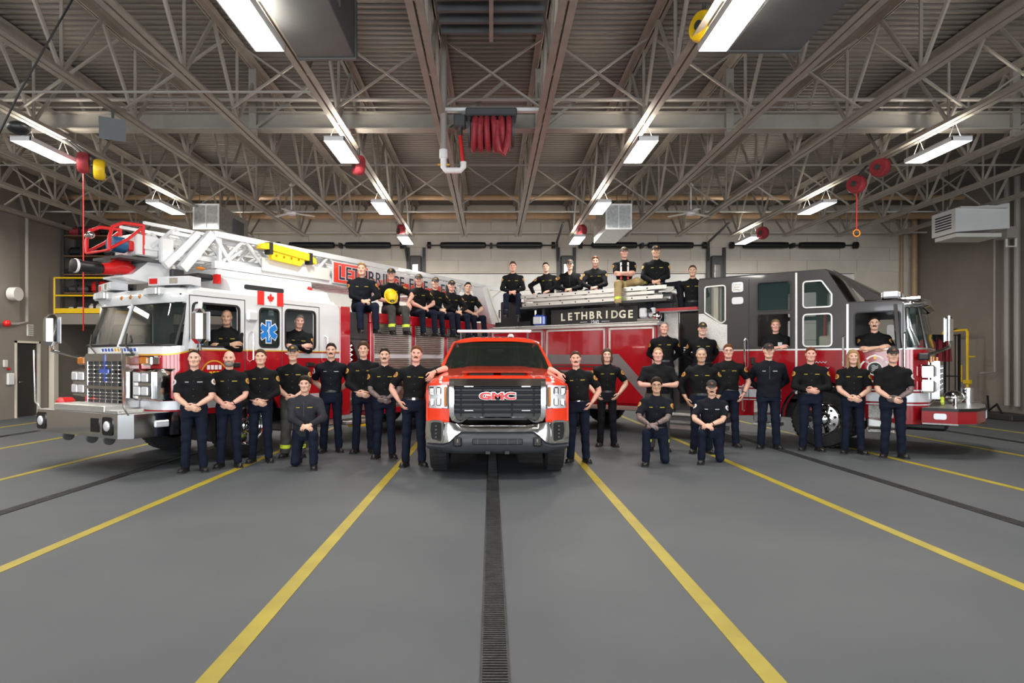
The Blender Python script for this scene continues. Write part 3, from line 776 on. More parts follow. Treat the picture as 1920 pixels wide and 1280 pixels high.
# hood scoop
for s in (-1, 1):
    MB().plate(rpoly([(s * .05, 1.405), (s * .41, 1.40), (s * .39, 1.452), (s * .05, 1.455)], .015), [], .06, lambda u, v, w: (u, -.60 + w, v)).build('scoop_opening', 'interior', pk)
sc2 = MB()
sc2.loft([[(x, y, z) for x in (-.5, -.44, -.2, 0, .2, .44, .5)] for y, z in ((-.62, 1.463), (-.4, 1.488), (.0, 1.515), (.6, 1.53))], close=False)
sc2.build('scoop_cover', 'red_pickup', pk)
# bumper
def bump_ring(zs, yo, hw, thick=.05):
    out = []
    for x in np.linspace(-hw, hw, 25):
        a = abs(x) / hw; y = yo + .20 * a ** 4
        out.append((x, y, zs(x)))
    return out
def btop(x):
    a = abs(x); return .815 if a > .66 else (.765 if a < .44 else .765 + (a - .44) / .22 * .05)
def bbot(x):
    a = abs(x); return .49 if a > .68 else (.655 if a < .52 else .655 - (a - .52) / .16 * .165)
b = MB()
b.loft([bump_ring(btop, -.86, .98), bump_ring(lambda x: btop(x) - .02, -.952, .99), bump_ring(lambda x: (btop(x) * .5 + bbot(x) * .5), -.972, .995), bump_ring(lambda x: bbot(x) + .015, -.982, .985), bump_ring(bbot, -.90, .97)], close=False)
b.build('front_bumper', 'chrome', pk, smooth=60)
for s in (-1, 1):
    p = MB(); pp = rpoly([(s * .76, .53), (s * .90, .56), (s * .92, .68), (s * .91, .79), (s * .76, .79)], .03)
    p.plate(pp, [], .03, lambda u, v, w: (u, -.985 + .20 * (abs(u) / .99) ** 4 + w - .004, v)); fl = p.build('fog_lamp_pocket', 'black', pk)
    for q in range(4): MB().box(s * .825, s * .85, -.90, -.875, .58 + q * .05, .6 + q * .05).build('lamp_dot', 'dark_grey', fl)
    MB().plate(grow(pp, .03), [pp], .02, lambda u, v, w: (u, -.99 + .20 * (abs(u) / .99) ** 4 + w, v)).build('pocket_rim', 'chrome', fl)
sk = MB()
def skb(x): a = abs(x); return .36 + (.03 if a > .7 else 0)
sk.loft([bump_ring(lambda x: bbot(x) + .012, -.93, .975), bump_ring(lambda x: bbot(x) - .03, -.985, .985), bump_ring(lambda x: .42, -.965, .96), bump_ring(skb, -.88, .93), bump_ring(skb, -.6, .90)], close=False)
sk.build('skid_plate', 'dark_plastic', pk, smooth=60)
MB().box(-.34, .34, -1.0, -.93, .50, .58, .01).build('lower_intake', 'black', pk)
for q in range(5): MB().box(-.27 + q * .135 - .006, -.27 + q * .135 + .006, -1.004, -.99, .505, .575).build('intake_fin', 'dark_plastic', pk)
for s in (-1, 1):
    MB().box(s * .48, s * .60, -.99, -.93, .47, .60, .02).build('tow_pocket', 'black', pk)
    MB().tube([(s * .54, -.98, .49), (s * .54, -1.02, .53), (s * .54, -.98, .57)], .014, 6).build('tow_hook', 'steel', pk)
    MB().box(s * .10, s * .16, -.99, -.93, .37, .41).build('lower_notch', 'black', pk)
# cab
def ring(y, w0, w1, z0, z1):  # half widths at belt / roof
    return [(-w0, y, z0), (-w1, y, z1), (w1, y, z1), (w0, y, z0)]
A0 = np.array([.90, .72, 1.43]); A1 = np.array([.70, 1.50, 1.935])
for s in (-1, 1):
    S = np.array([s, 1, 1])
    MB().loft([[A0 * S, (A0 + (.07, .0, -.02)) * S, (A0 + (.07, .10, 0)) * S, (A0 + (0, .1, 0)) * S], [A1 * S, (A1 + (.05, 0, .0)) * S, (A1 + (.06, .1, 0)) * S, (A1 + (0, .1, 0)) * S]]).build('a_pillar', 'red_pickup', pk)
    MB().plate([(.78, .5), (3.45, .5), (3.45, 1.42), (.78, 1.42)], [], .05, lambda u, v, w, s=s: (s * (.99 - w), u, v)).build('door', 'red_pickup', pk)
    MB().plate([(.82, 1.42), (3.4, 1.42), (3.2, 1.93), (1.55, 1.93)], [], .01, lambda u, v, w, s=s: (s * (.965 - (v - 1.42) * .42 - w), u, v)).build('side_glass', 'window_tint', pk)
    MB().loft([[(s * (.97 - (z - 1.42) * .42), y, z) for y, z in ((a - .04, 1.42), (a + .05, 1.42), (a + .05, 1.94), (a - .04, 1.94))] for a in (2.15,)] + [[(s * (.94 - (z - 1.42) * .42), y, z) for y, z in ((2.11, 1.42), (2.2, 1.42), (2.2, 1.94), (2.11, 1.94))]]).build('b_pillar', 'black', pk)
    MB().box(s * .92, s * 1.0, 3.5, 5.4, .55, 1.42, .03).build('bed_side', 'red_pickup', pk)
rf = MB(); rf.loft([[(x, y, z - .09 * (abs(x) / .76) ** 4) for x in np.linspace(-w, w, 17)] for y, z, w in ((1.46, 1.965, .74), (1.55, 2.03, .75), (1.9, 2.06, .77), (2.8, 2.06, .77), (3.3, 2.03, .75), (3.4, 1.95, .74))], close=False)
rf.build('roof', 'red_pickup', pk, smooth=60)
MB().loft([[(x, y, z) for x in np.linspace(-w, w, 9)] for y, z, w in ((.70, 1.44, .92), (.76, 1.44, .92))], close=False).build('cowl', 'black', pk)
ws = MB(); ws.loft([[(x, y0 - .10 * (1 - (x / w) ** 2), z) for x in np.linspace(-w, w, 13)] for y0, z, w in ((.74, 1.44, .905), (1.0, 1.61, .84), (1.25, 1.78, .775), (1.47, 1.945, .715))], close=False)
ws.build('windshield', 'windshield_dark', pk, smooth=60)
MB().box(-.14, .14, 1.34, 1.38, 1.76, 1.83, .02).build('rear_view_mirror', 'dark_grey', pk)
for s in (-1, 1):
    se = MB().box(s * .2, s * .68, 1.85, 2.05, .9, 1.55, .06).box(s * .3, s * .58, 1.9, 2.0, 1.55, 1.75, .04).build('front_seat', 'seat', pk)
    MB().tube([(s * .3, .60, 1.50), (s * .05, .52, 1.51), (s * -.2, .55, 1.52)], .012, 6).build('wiper', 'black', pk)
MB().box(-.86, .86, .75, 1.2, 1.2, 1.41, .05).build('dashboard', 'interior', pk)
MB().tube([(-.38 + .19 * math.cos(a), 1.25, 1.45 + .17 * math.sin(a)) for a in np.linspace(0, 6.28, 20, endpoint=False)], .016, 6, close=True).build('steering_wheel', 'black', pk)
MB().box(-.9, .9, 3.38, 3.44, .6, 1.95).build('cab_back', 'red_pickup', pk)
MB().box(-.95, .95, -.55, 5.3, .42, .6).build('chassis', 'black', pk)
for s in (-1, 1): MB().box(s * .90, s * .935, .8, 3.36, .62, 1.41).build('door_lining', 'interior', pk)
MB().box(-.66, .66, 1.6, 3.3, 1.925, 1.94).build('headliner', 'interior', pk)
MB().box(-.89, .89, 3.30, 3.37, .62, 1.90).build('cab_back_lining', 'interior', pk)
MB().box(-.80, .80, 2.85, 3.05, .8, 1.62, .06).build('rear_bench', 'seat', pk)
MB().box(-.93, .93, 5.34, 5.4, .6, 1.42).build('tailgate', 'red_pickup', pk)
# roof bar with a white beacon
MB().box(-.70, .64, 1.86, 1.94, 2.135, 2.185, .015).build('roof_bar', 'white_paint', pk)
for xx in (-.63, .57): MB().box(xx - .015, xx + .015, 1.88, 1.92, 2.0, 2.14).build('bar_foot', 'dark_grey', pk)
for q in range(5): MB().box(-.26 + q * .12, -.19 + q * .12, 1.55, 1.58, 2.025, 2.05, .006).build('marker_lamp', 'dark_grey', pk)
MB().ball((.27, 2.0, 2.06), (.06, .06, .06)).build('beacon', 'white_paint', pk)
# ================================================================ LADDER TRUCK (left). local x = towards the rear, y = away from the near side, z up
lt = thing('ladder_truck', 'white and red aerial ladder fire truck angled at the left', 'fire truck', (-4.04, 10.75, 0), math.atan2(.864, .504))
W2 = 2.45
def planf(r, x0, xs, n=8, yo=0.0, cut=None):
    """plan curve of the cab front from near side to far side"""
    pts = []
    for i in range(n + 1):
        a = math.pi / 2 * i / n
        pts.append((x0 + r - r * math.sin(a), r - r * math.cos(a)))
    far = [(x, W2 - y) for x, y in pts[::-1]]
    mid = [(x0, r + (W2 - 2 * r) * q / 6) for q in range(1, 6)]
    return pts + mid + far
for sx, yy, out in ((0, .06, -1), (0, 2.39, 1), (6.3, .06, -1), (6.3, 2.39, 1), (7.65, .06, -1), (7.65, 2.39, 1)):
    wheel(lt, sx, yy, .54, .32, (0, 1, 0), out, 'chrome')
PC = planf(.42, -1.5, 0)
def zb(x): return 1.80 if x > -1.08 else 1.72 + .08 * ((x + 1.5) / .42) ** 2
MB().loft([[(x, y, .80) for x, y in PC], [(x, y, zb(x)) for x, y in PC]], close=False).build('cab_nose', 'red_paint', lt, smooth=50)
MB().loft([[(x, y, zb(x)) for x, y in PC], [(x, y, 1.86) for x, y in PC]], close=False).build('cowl_band', 'white_paint', lt, smooth=50)
def band(z0, z1, m, nm, off=.006, zf=None):
    pts = [(x - off * (1 if x < -1.4 else .4), y + (off if y > 1.2 else -off)) for x, y in PC]
    MB().loft([[(x, y, z0 + (zf(x) if zf else 0)) for x, y in pts], [(x, y, z1 + (zf(x) if zf else 0)) for x, y in pts]], close=False).build(nm, m, lt, smooth=50)
band(.89, 1.02, 'silver_stripe', 'nose_stripe')
band(-.012, .012, 'gold', 'gold_pinstripe', zf=zb)
# near and far side of the cab
def arch(cx, cz, r, zlow, n=14):
    a0 = math.asin(max(-1, min(1, (zlow - cz) / r)))
    return [(cx + r * math.cos(a), cz + r * math.sin(a)) for a in np.linspace(math.pi - a0, a0, n)]
HW = [rr(-1.08, -.22, 1.85, 2.53, .09), rr(.18, .60, 1.86, 2.53, .08), rr(.74, 1.47, 1.84, 2.55, .09)]
for near in (True, False):
    f = (lambda u, v, w: (u, w, v)) if near else (lambda u, v, w: (u, W2 - w, v))
    lo = [(-1.08, .80)] + arch(0, .54, .66, .80) + [(1.2, .80), (1.2, .52), (2.10, .52), (2.10, 1.80), (-1.08, 1.80)]
    MB().plate(lo, [], .05, f).build('cab_lower_side', 'red_paint', lt)
    up = [(-1.21, 1.80), (2.10, 1.80), (2.10, 2.66), (2.04, 2.72), (-1.05, 2.72), (-1.12, 2.6)]
    MB().plate(up, HW, .07, f).build('cab_upper_side', 'white_paint', lt)
    for i, hw in enumerate(HW):
        rub = MB().plate(grow(hw, .012), [grow(hw, -.018)], .03, (lambda u, v, w: (u, w - .008, v)) if near else (lambda u, v, w: (u, W2 + .008 - w, v))).build('window_seal', 'black', lt)
        if i == 1 or not near: MB().plate(grow(hw, -.005), [], .008, (lambda u, v, w: (u, .03 + w, v)) if near else (lambda u, v, w: (u, W2 - .03 - w, v))).build('side_window', 'window_tint' if near else 'window_clear', lt)
# quarter glass in the front door
MB().plate([(-1.07, 1.86), (-.82, 1.86), (-.82, 2.5), (-1.0, 2.52), (-1.07, 2.45)], [], .008, lambda u, v, w: (u, .03 + w, v)).build('vent_glass', 'window_tint', lt)
MB().plate(rr(-1.03, -.88, 1.87, 1.98, .03), [], .004, lambda u, v, w: (u, .022 + w, v)).build('blue_sticker', 'blue', lt)
# door seams, gold line, lower stripe
def strip(x0, x1, z0, z1, m, nm, y=-.004, th=.008):
    return MB().box(x0, x1, y, y + th, z0, z1).build(nm, m, lt, smooth=0)
for x in (-1.13, -.12, .67, 1.56): strip(x - .006, x + .006, .95, 2.64, 'dark_grey', 'door_seam')
strip(-1.13, -.12, 2.63, 2.642, 'dark_grey', 'door_seam'); strip(.67, 1.56, 2.63, 2.642, 'dark_grey', 'door_seam')
strip(-1.08, 2.10, 1.79, 1.81, 'gold', 'gold_pinstripe', -.006)
strip(-1.08, -.66, .89, 1.02, 'silver_stripe', 'side_stripe'); strip(.70, 2.1, .89, 1.02, 'silver_stripe', 'side_stripe')
MB().plate([(.72, 1.77), (2.1, 1.77), (2.1, 1.68), (1.0, 1.68), (.85, 1.70)], [], .008, lambda u, v, w: (u, -.005 + w, v)).build('side_stripe', 'silver_stripe', lt)
def grab(x, z0, z1, y=-.07, m='chrome', nm='grab_handle'):
    MB().tube([(x, .0, z0), (x, y, z0 + .03), (x, y, z1 - .03), (x, 0, z1)], .016, 8).build(nm, m, lt)
grab(.0, 1.62, 2.12); grab(1.72, 1.6, 2.1)
for x in (-.28, 1.38): MB().box(x - .14, x + .06, -.03, .01, 1.52, 1.60, .01).build('door_handle', 'black', lt)
MB().box(-.10, .13, -.06, .02, 2.28, 2.48, .04).build('side_light_box', 'white_paint', lt)
# emblem on the front door: gold outlined shield with lettering marks
em = MB(); th = np.linspace(25, 155, 16)
sh = [(-.70 + .24 * math.cos(math.radians(a)), 1.40 + .24 * math.sin(math.radians(a))) for a in th] + [(-1.0, 1.46), (-.70, 1.08), (-.40, 1.46)]
em.plate(sh, [grow(sh, -.022)], .006, lambda u, v, w: (u, -.006 + w, v)); emb = em.build('door_emblem', 'gold', lt)
MB().plate(grow(sh, -.022), [], .004, lambda u, v, w: (u, -.004 + w, v)).build('emblem_field', 'red_paint', emb)
for i in range(4): MB().box(-.83 + i * .07, -.78 + i * .07, -.009, 0, 1.49, 1.56).build('white_mark', 'white', emb, smooth=0)
for i in range(3): MB().box(-.79 + i * .065, -.745 + i * .065, -.009, 0, 1.38, 1.46).build('yellow_mark', 'yellow', emb, smooth=0)
MB().box(-.76, -.70, -.009, 0, 1.2, 1.32).build('silver_mark', 'silver_stripe', emb, smooth=0)
# Canadian flag on the side
def fl(u, v, w): return (.13 + u, -.010 + w, 2.585 + v + u * .0)
flag = MB().plate([(0, 0), (.56, 0), (.56, .235), (0, .235)], [], .01, fl).build('flag_decal', 'white', lt, smooth=0)
for a in (0, .42): MB().plate([(a, 0), (a + .14, 0), (a + .14, .235), (a, .235)], [], .006, lambda u, v, w: fl(u, v, w - .004)).build('flag_bar', 'flag_red', flag, smooth=0)
leaf = [(0, -1), (.05, -.45), (.5, -.52), (.42, -.3), (.9, .08), (.75, .16), (.82, .45), (.52, .38), (.45, .55), (.2, .25), (.28, .8), (.14, .72), (0, 1)]
leaf = leaf + [(-x, y) for x, y in leaf[-2:0:-1]]
MB().plate([(.28 + x * .085, .118 + y * .095) for x, y in leaf], [], .006, lambda u, v, w: fl(u, v, w - .004)).build('maple_leaf', 'flag_red', flag, smooth=0)
# star of life on the middle window
def star(r, hw):
    pts = []
    for k in range(6):
        a = math.radians(90 + 60 * k); d = np.array([math.cos(a), math.sin(a)]); n = np.array([-d[1], d[0]])
        q = hw / math.tan(math.radians(30))
        pts += [tuple(d * q - n * hw), tuple(d * r - n * hw), tuple(d * r + n * hw)]
    return [(.39 + p[0], 2.13 + p[1]) for p in pts]
st = MB().plate(star(.205, .063), [], .004, lambda u, v, w: (u, .018 + w, v)).build('star_of_life', 'white', lt, smooth=0)
MB().plate(star(.185, .048), [], .004, lambda u, v, w: (u, .014 + w, v)).build('star_field', 'blue', st, smooth=0)
MB().box(.383, .397, .008, .014, 1.98, 2.28).tube([(.39 + .035 * math.sin(q * 1.6), .011, 2.02 + q * .04) for q in range(6)], .007, 5).build('staff', 'white', st)
# windshield, two panes wrapping the corners
def ws_pt(i, k, z):
    x, y = PC[i]; t = (z - 1.86) / .66
    c = 1.225
    return (x + .22 * t * (1 if x < -1.3 else .6), c + (y - c) * (1 - .035 * t), z)
n = len(PC)
mid = n // 2
for a, b in ((3, mid), (mid, n - 4)):
    g = MB(); g.loft([[ws_pt(i, 0, z) for i in range(a, b + 1)] for z in np.linspace(1.88, 2.52, 5)], close=False)
    g.build('windshield', 'windshield', lt, smooth=60)
    rim = [ws_pt(i, 0, 1.87) for i in range(a, b + 1)] + [ws_pt(b, 0, z) for z in (2.0, 2.2, 2.4)] + [ws_pt(i, 0, 2.53) for i in range(b, a - 1, -1)] + [ws_pt(a, 0, z) for z in (2.4, 2.2, 2.0)]
    MB().tube(rim, .025, 6, close=True).build('windshield_seal', 'black', lt)
MB().tube([ws_pt(mid, 0, 1.84), ws_pt(mid, 0, 2.54)], .035, 6).build('centre_pillar', 'white_paint', lt)
for i0 in (0, n - 1):
    a = [ws_pt(i0, 0, z) for z in (1.80, 2.1, 2.54)]
    MB().tube(a, .07, 8).build('a_pillar', 'white_paint', lt)
# roof cap over the windshield and cab roof
rc = MB()
ring = []
for z, dx, sh_ in ((2.52, .20, .965), (2.62, .16, .985), (2.72, .18, .97), (2.77, .30, .93), (2.80, .5, .86)):
    ring.append([(x + dx * (1 if x < -1.3 else .6), 1.225 + (y - 1.225) * sh_, z) for x, y in PC])
rc.loft(ring, close=False); rc.build('roof_brow', 'white_paint', lt, smooth=60)
MB().box(-1.0, 2.1, .05, 2.40, 2.66, 2.78, .06).build('cab_roof', 'white_paint', lt)
MB().loft([[(x, y, z) for y, z in ((.22, 2.76), (.34, 2.98), (.55, 3.06), (1.9, 3.06), (2.1, 2.98), (2.25, 2.76))] for x in (-.2, 2.1)]).build('raised_roof', 'white_paint', lt)
MB().plate(rr(.1, .95, 2.86, 2.94, .03), [], .02, lambda u, v, w: (u, .265 + w, v)).build('roof_slot', 'black', lt)
# brow lamps and lightbars
for i, y in enumerate((.95, 1.2, 1.45)): MB().ball((-1.33, y, 2.64), (.02, .045, .035)).build('marker_lamp', 'amber', lt)
for y in (.55, 1.95):
    MB().box(-1.42, -1.2, y - .22, y + .2, 2.62, 2.75, .03).build('spot_housing', 'white_paint', lt)
    s_ = MB().box(-1.45, -1.40, y - .20, y + .04, 2.63, 2.75, .015).build('scene_light', 'alu', lt)
    for a in (0, 1): MB().box(-1.46, -1.445, y - .185 + a * .11, y - .09 + a * .11, 2.645, 2.735).build('light_cell', 'lens_white', s_)
for y0, y1, x0, x1 in ((.02, .74, -1.02, -1.22), (1.72, 2.44, -1.22, -1.02)):
    d = np.array([x1 - x0, y1 - y0, 0]); p = np.array([x0, y0, 2.86])
    lb = MB().beam(p, p + d, .26, .13).build('light_bar', 'lens_white', lt, smooth=0)
    for q in range(4):
        a = p + d * (q + .1) / 4; b = p + d * (q + .9) / 4
        MB().beam(a, b, .27, .085).build('light_module', ['lens_white', 'steel', 'lens_white', 'red_lens'][q], lb, smooth=0)
    MB().beam(p + d * .3 + (0, 0, -.12), p + d * .7 + (0, 0, -.12), .1, .1).build('bar_foot', 'dark_grey', lb)
# grille
gx = -1.72
go = rpoly([(.66, .92), (1.79, .92), (1.79, 1.70), (1.76, 1.74), (.69, 1.74), (.66, 1.70)], 0)
holes = [[(.72, 1.24 + .0), (1.73, 1.24), (1.73, 1.62), (.72, 1.62)], [(.72, .985), (1.73, .985), (1.73, 1.19), (.72, 1.19)]]
gr = MB().plate(go, holes, .2, lambda u, v, w: (gx + w, u, v)).build('grille_shell', 'steel', lt, smooth=0)
MB().box(-1.60, -1.55, .7, 1.75, .95, 1.65).build('grille_backing', 'black', gr)
for q in range(7):
    y = .72 + q * 1.01 / 6; MB().box(gx + .01, gx + .05, y - .011, y + .011, .985, 1.62).build('grille_bar', 'chrome', gr, smooth=0)
for z in [1.24 + q * .38 / 6 for q in range(1, 6)] + [.985 + q * .205 / 4 for q in range(1, 4)]:
    MB().box(gx + .015, gx + .05, .72, 1.73, z - .007, z + .007).build('grille_bar', 'chrome', gr, smooth=0)
MB().box(gx - .012, gx + .01, 1.21, 1.24, 1.3, 1.72).box(gx - .02, gx + .01, 1.10, 1.36, 1.43, 1.50, .01).build('grille_badge', 'lens_blue', gr, smooth=0)
dc = MB().box(-1.507, -1.499, .72, 1.73, 1.765, 1.835).build('cowl_decal', 'white', lt, smooth=0)
for q in range(11): MB().plate([(.75 + q * .088, 1.775), (.81 + q * .088, 1.775), (.83 + q * .088, 1.825), (.77 + q * .088, 1.825)], [], .004, lambda u, v, w: (-1.511 + w, u, v)).build('decal_mark', 'gold' if q in (5, 6) else 'lens_blue', dc, smooth=0)
# head lamp bezels
for y0, y1, far in ((.10, .62, 0), (1.83, 2.35, 1)):
    hb = MB()
    cy = (y0 + y1) / 2
    pf = [(y0, -1.58), (y0 + .05, -1.64), (y1 - .05, -1.66), (y1, -1.64)] if not far else [(y0, -1.64), (y0 + .05, -1.66), (y1 - .05, -1.64), (y1, -1.58)]
    pf = ([(y0 - .03, -1.40)] + pf + [(y1, -1.48)]) if not far else ([(y0, -1.48)] + pf + [(y1 + .03, -1.40)])
    hb.loft([[(x + e, y, z) for y, x in pf] for z, e in ((1.03, .10), (1.07, .0), (1.46, 0), (1.51, .1))], close=False)
    o = hb.build('headlight_bezel', 'chrome', lt, smooth=40)
    for z in (1.10, 1.30):
        MB().box(-1.675, -1.63, y0 + .06, y1 - .05, z, z + .16, .02).build('lamp_frame', 'dark_grey', o)
        for a in (0, 1): MB().box(-1.69, -1.66, y0 + .075 + a * .195, y0 + .245 + a * .195, z + .015, z + .145, .02).build('head_lamp', 'lens_white', o)
    sg = MB().box(-1.60, -1.46, y0 + .12, y0 + .42, 1.56, 1.70, .02).build('signal_housing', 'chrome', lt)
    MB().box(-1.62, -1.59, y0 + .2, y0 + .40, 1.575, 1.685, .015).build('signal_lens', 'amber', sg)
# wipers
for y, s in ((.75, -1), (1.75, 1)):
    MB().tube([(-1.53, y + s * -.1, 1.70), (-1.56, y, 1.73), (-1.57, y + .18, 1.86), (-1.47, y + .32, 2.05)], .014, 6).build('wiper', 'black', lt)
# bumper
bp = [(-1.32, -.02), (-2.0, -.02), (-2.15, .12), (-2.15, W2 - .12), (-2.0, W2 + .02), (-1.32, W2 + .02)]
bm_ = MB(); bm_.loft([[(x, y, z) for x, y in bp] for z in (.53, .56, .84, .87)], close=False); bmo = bm_.build('front_bumper', 'chrome', lt, smooth=30)
MB().plate([(-1.45, 0), (-2.0, 0), (-2.13, .13), (-2.13, W2 - .13), (-2.0, W2), (-1.45, W2)], [], .03, lambda u, v, w: (u, v, .87 - w)).build('bumper_deck', 'tread', lt)
MB().box(-2.10, -1.72, .55, 1.95, .872, .98, .015).build('hose_tray', 'tread', lt)
MB().box(-2.0, -1.75, 1.95, 2.15, .88, 1.05, .05).build('front_siren', 'red_part', lt)
MB().box(-2.12, -1.74, .16, .50, .872, .93, .01).build('deck_box', 'tread', lt)
for y in (.36, 2.2):
    MB().plate(rr(y - .13, y + .13, .57, .83, .05), [], .02, lambda u, v, w: (-2.162 + w, u, v)).build('fog_pocket', 'black_gloss', bmo)
    MB().ball((-2.17, y, .70), (.03, .075, .075), 16, 8).build('fog_lamp', 'lens_white', bmo)
MB().plate(rr(.58, .8, .6, .8, .02), [], .02, lambda u, v, w: (-2.158 + w, u, v)).build('horn_recess', 'black_gloss', bmo)
MB().box(-1.70, -1.48, -.045, -.01, .66, .76, .015).build('corner_lamp', 'lens_white', bmo)
for y in (.45, .9, 1.55):
    MB().lathe([(.03, -.02), (.08, -.02), (.08, .02), (.03, .02)], (-2.08, y, .50), (0, 1, 0), 12).build('tow_eye', 'dark_grey', bmo)
for y, d in ((.03, 0), (W2 - .03, .05)):
    MB().tube([(-2.05, y, .86), (-2.12, y + d, .98), (-2.14, y + d, 1.80)], .014, 6).build('corner_marker_rod', 'chrome', bmo)
# mirrors
for near in (True, False):
    s = -1 if near else 1; y0 = 0 if near else W2
    yo = y0 + s * .40
    mx = -1.28 if near else -1.75
    m_ = MB(); m_.box(mx - .06, mx + .14, yo - .12, yo + .12, 1.88, 2.40, .07); mo = m_.build('mirror', 'chrome', lt)
    MB().box(mx + .141, mx + .15, yo - .10, yo + .10, 1.92, 2.36, .004).build('mirror_glass', 'lens_white', mo)
    MB().tube([(mx + .05, yo, 1.9), (mx + .05, yo, 1.80), (mx + .05 + (.1 if near else .25), y0, 1.68)], .025, 8).build('mirror_arm', 'chrome', mo)
# cab interior
MB().box(-1.35, 2.0, .1, 2.35, .9, 1.0).build('cab_floor', 'interior', lt)
MB().box(-1.3, -.95, .12, 2.33, 1.4, 1.84, .08).build('dashboard', 'interior', lt)
MB().tube([(-.85 + .08 * math.sin(a), 1.85 + .22 * math.cos(a), 1.88 + .2 * math.sin(a)) for a in np.linspace(0, 6.28, 20, endpoint=False)], .016, 6, close=True).build('steering_wheel', 'black', lt)
for x, y in ((-.05, .75), (-.05, 1.85), (1.75, .6), (1.75, 1.3), (1.75, 1.95)):
    MB().box(x - .45, x, y - .26, y + .26, 1.25, 1.42, .05).box(x - .05, x + .12, y - .27, y + .27, 1.3, 2.15, .05).build('cab_seat', 'seat', lt)
MB().box(2.03, 2.08, .05, 2.4, .55, 2.7).build('cab_rear_wall', 'white_paint', lt)
MB().box(.25, .55, .7, 1.75, 1.0, 1.75, .06).build('engine_cover', 'interior', lt)
MB().box(-1.2, 2.0, .12, 2.33, 2.64, 2.66).build('headliner', 'interior', lt)
# chassis and pump house
MB().box(-1.4, 9.6, .55, 1.9, .52, .82).build('chassis_rail', 'black', lt)
MB().box(.8, 2.1, .1, .6, .36, .52, .03).build('cab_step', 'tread', lt)
MB().box(-.75, -.66, .02, .5, .35, .9).build('mud_guard', 'black', lt)
for z in (2.66,): pass
MB().box(2.12, 2.42, 0, W2, .55, 2.70, .015).build('pump_house_post', 'red_paint', lt)
MB().box(2.42, 3.02, .12, 2.3, .6, 1.5).build('pump_panel', 'shutter', lt)
MB().box(2.42, 3.02, .06, .6, 2.06, 2.62, .02).build('crosslay_cover', 'dark_grey', lt)
MB().plate([(2.42, 2.06), (3.02, 2.06), (2.92, 1.95), (2.72, 1.62), (2.55, 1.95)], [], .03, lambda u, v, w: (u, .04 + w, v)).build('cover_flap', 'dark_grey', lt)
for q, (x, z) in enumerate(((2.55, 1.3), (2.72, 1.3), (2.89, 1.3), (2.6, 1.1), (2.82, 1.1))):
    MB().cyl((x, .12, z), (x, .09, z), .065, n=14).build('gauge', 'chrome', lt)
for x, z in ((2.6, .8), (2.85, .85)): MB().cyl((x, .12, z), (x, -.03, z), .07, n=14).build('discharge_cap', 'chrome', lt)
MB().tube([(2.47, .1, 1.95 - q * .05) if q % 2 else (2.52, .06, 1.95 - q * .05) for q in range(14)], .03, 6).build('hose_bundle', 'alu', lt)
MB().box(2.2, 3.1, -.1, .3, .36, .44, .02).build('running_board', 'tread', lt)
MB().box(2.45, 2.8, -.08, .1, .30, .34).build('step_edge', 'yellow', lt)
# body with roll-up doors
posts = [(3.02, 3.12), (4.42, 4.56), (5.72, 5.86), (7.16, 7.30), (8.5, 8.75)]
for a, b in posts: MB().box(a, b, 0, .35, .60, 2.42, .01).build('body_post', 'red_paint', lt)
for i in range(4):
    a, b = posts[i][1], posts[i + 1][0]
    d = MB(); prof = []
    zlow = .64 if i < 2 else 1.25
    z = zlow
    while z < 2.40: prof += [(.055, z), (.035, z + .008), (.035, z + .037), (.055, z + .045)]; z += .045
    d.loft([[(a, y, zz) for y, zz in prof], [(b, y, zz) for y, zz in prof]], close=False)
    o = d.build('roll_up_door', 'shutter', lt, smooth=20)
    MB().box(a, b, .0, .03, zlow - .03, zlow + .04, .01).build('door_bar', 'alu', o)
    MB().box(a + .02, b - .02, .022, .034, 1.68, 1.77).build('door_stripe', 'silver_stripe', o, smooth=0)
    MB().box(a, a + .025, .0, .06, zlow, 2.42).box(b - .025, b, .0, .06, zlow, 2.42).build('door_guide', 'alu', o, smooth=0)
MB().box(3.02, 8.75, 0, W2, 2.42, 2.64, .02).build('body_top_rail', 'red_paint', lt)
MB().box(3.02, 8.75, .1, 2.35, .95, 2.42).build('body_core', 'red_dark', lt)
MB().box(3.02, 5.72, 0, .3, .48, .62, .02).build('body_sill', 'red_paint', lt)
for x in (6.3, 7.65):
    MB().plate(circ(x, .54, .70, 16, 0, 180), [], .25, lambda u, v, w: (u, w, v)).build('wheel_well', 'black', lt)
MB().box(5.72, 8.75, .0, .06, 1.15, 1.25).build('fender_trim', 'alu', lt)
MB().box(8.75, 10.2, .15, 2.3, .6, 2.1, .03).build('rear_body', 'red_paint', lt)
MB().box(8.75, 10.2, .1, 2.35, 2.1, 2.14).build('turntable_deck', 'tread', lt)
# turntable and lift cylinder
MB().cyl((9.3, 1.22, 2.14), (9.3, 1.22, 2.5), .75, n=28).build('turntable_ring', 'white_paint', lt)
for y in (.6, 1.75):
    MB().plate([(8.7, 2.5), (9.9, 2.5), (10.1, 3.5), (9.7, 3.75), (9.2, 3.5), (8.9, 2.9)], [], .1, lambda u, v, w, y=y: (u, y + w, v)).build('turntable_cheek', 'white_paint', lt)
    MB().cyl((8.9, y - .1, 2.75), (7.3, y - .1, 3.3), .11, n=14).build('lift_cylinder', 'white_paint', lt)
MB().tube([(9.0, .3, 2.14), (9.0, .3, 3.1), (9.8, .3, 3.1), (9.8, .3, 2.14)], .02, 6).build('turntable_rail', 'black', lt)
MB().plate([(7.75, 3.62), (7.95, 3.70), (8.75, 2.55), (8.35, 2.5)], [], .35, lambda u, v, w: (u, .12 + w, v)).build('control_shroud', 'white_paint', lt)
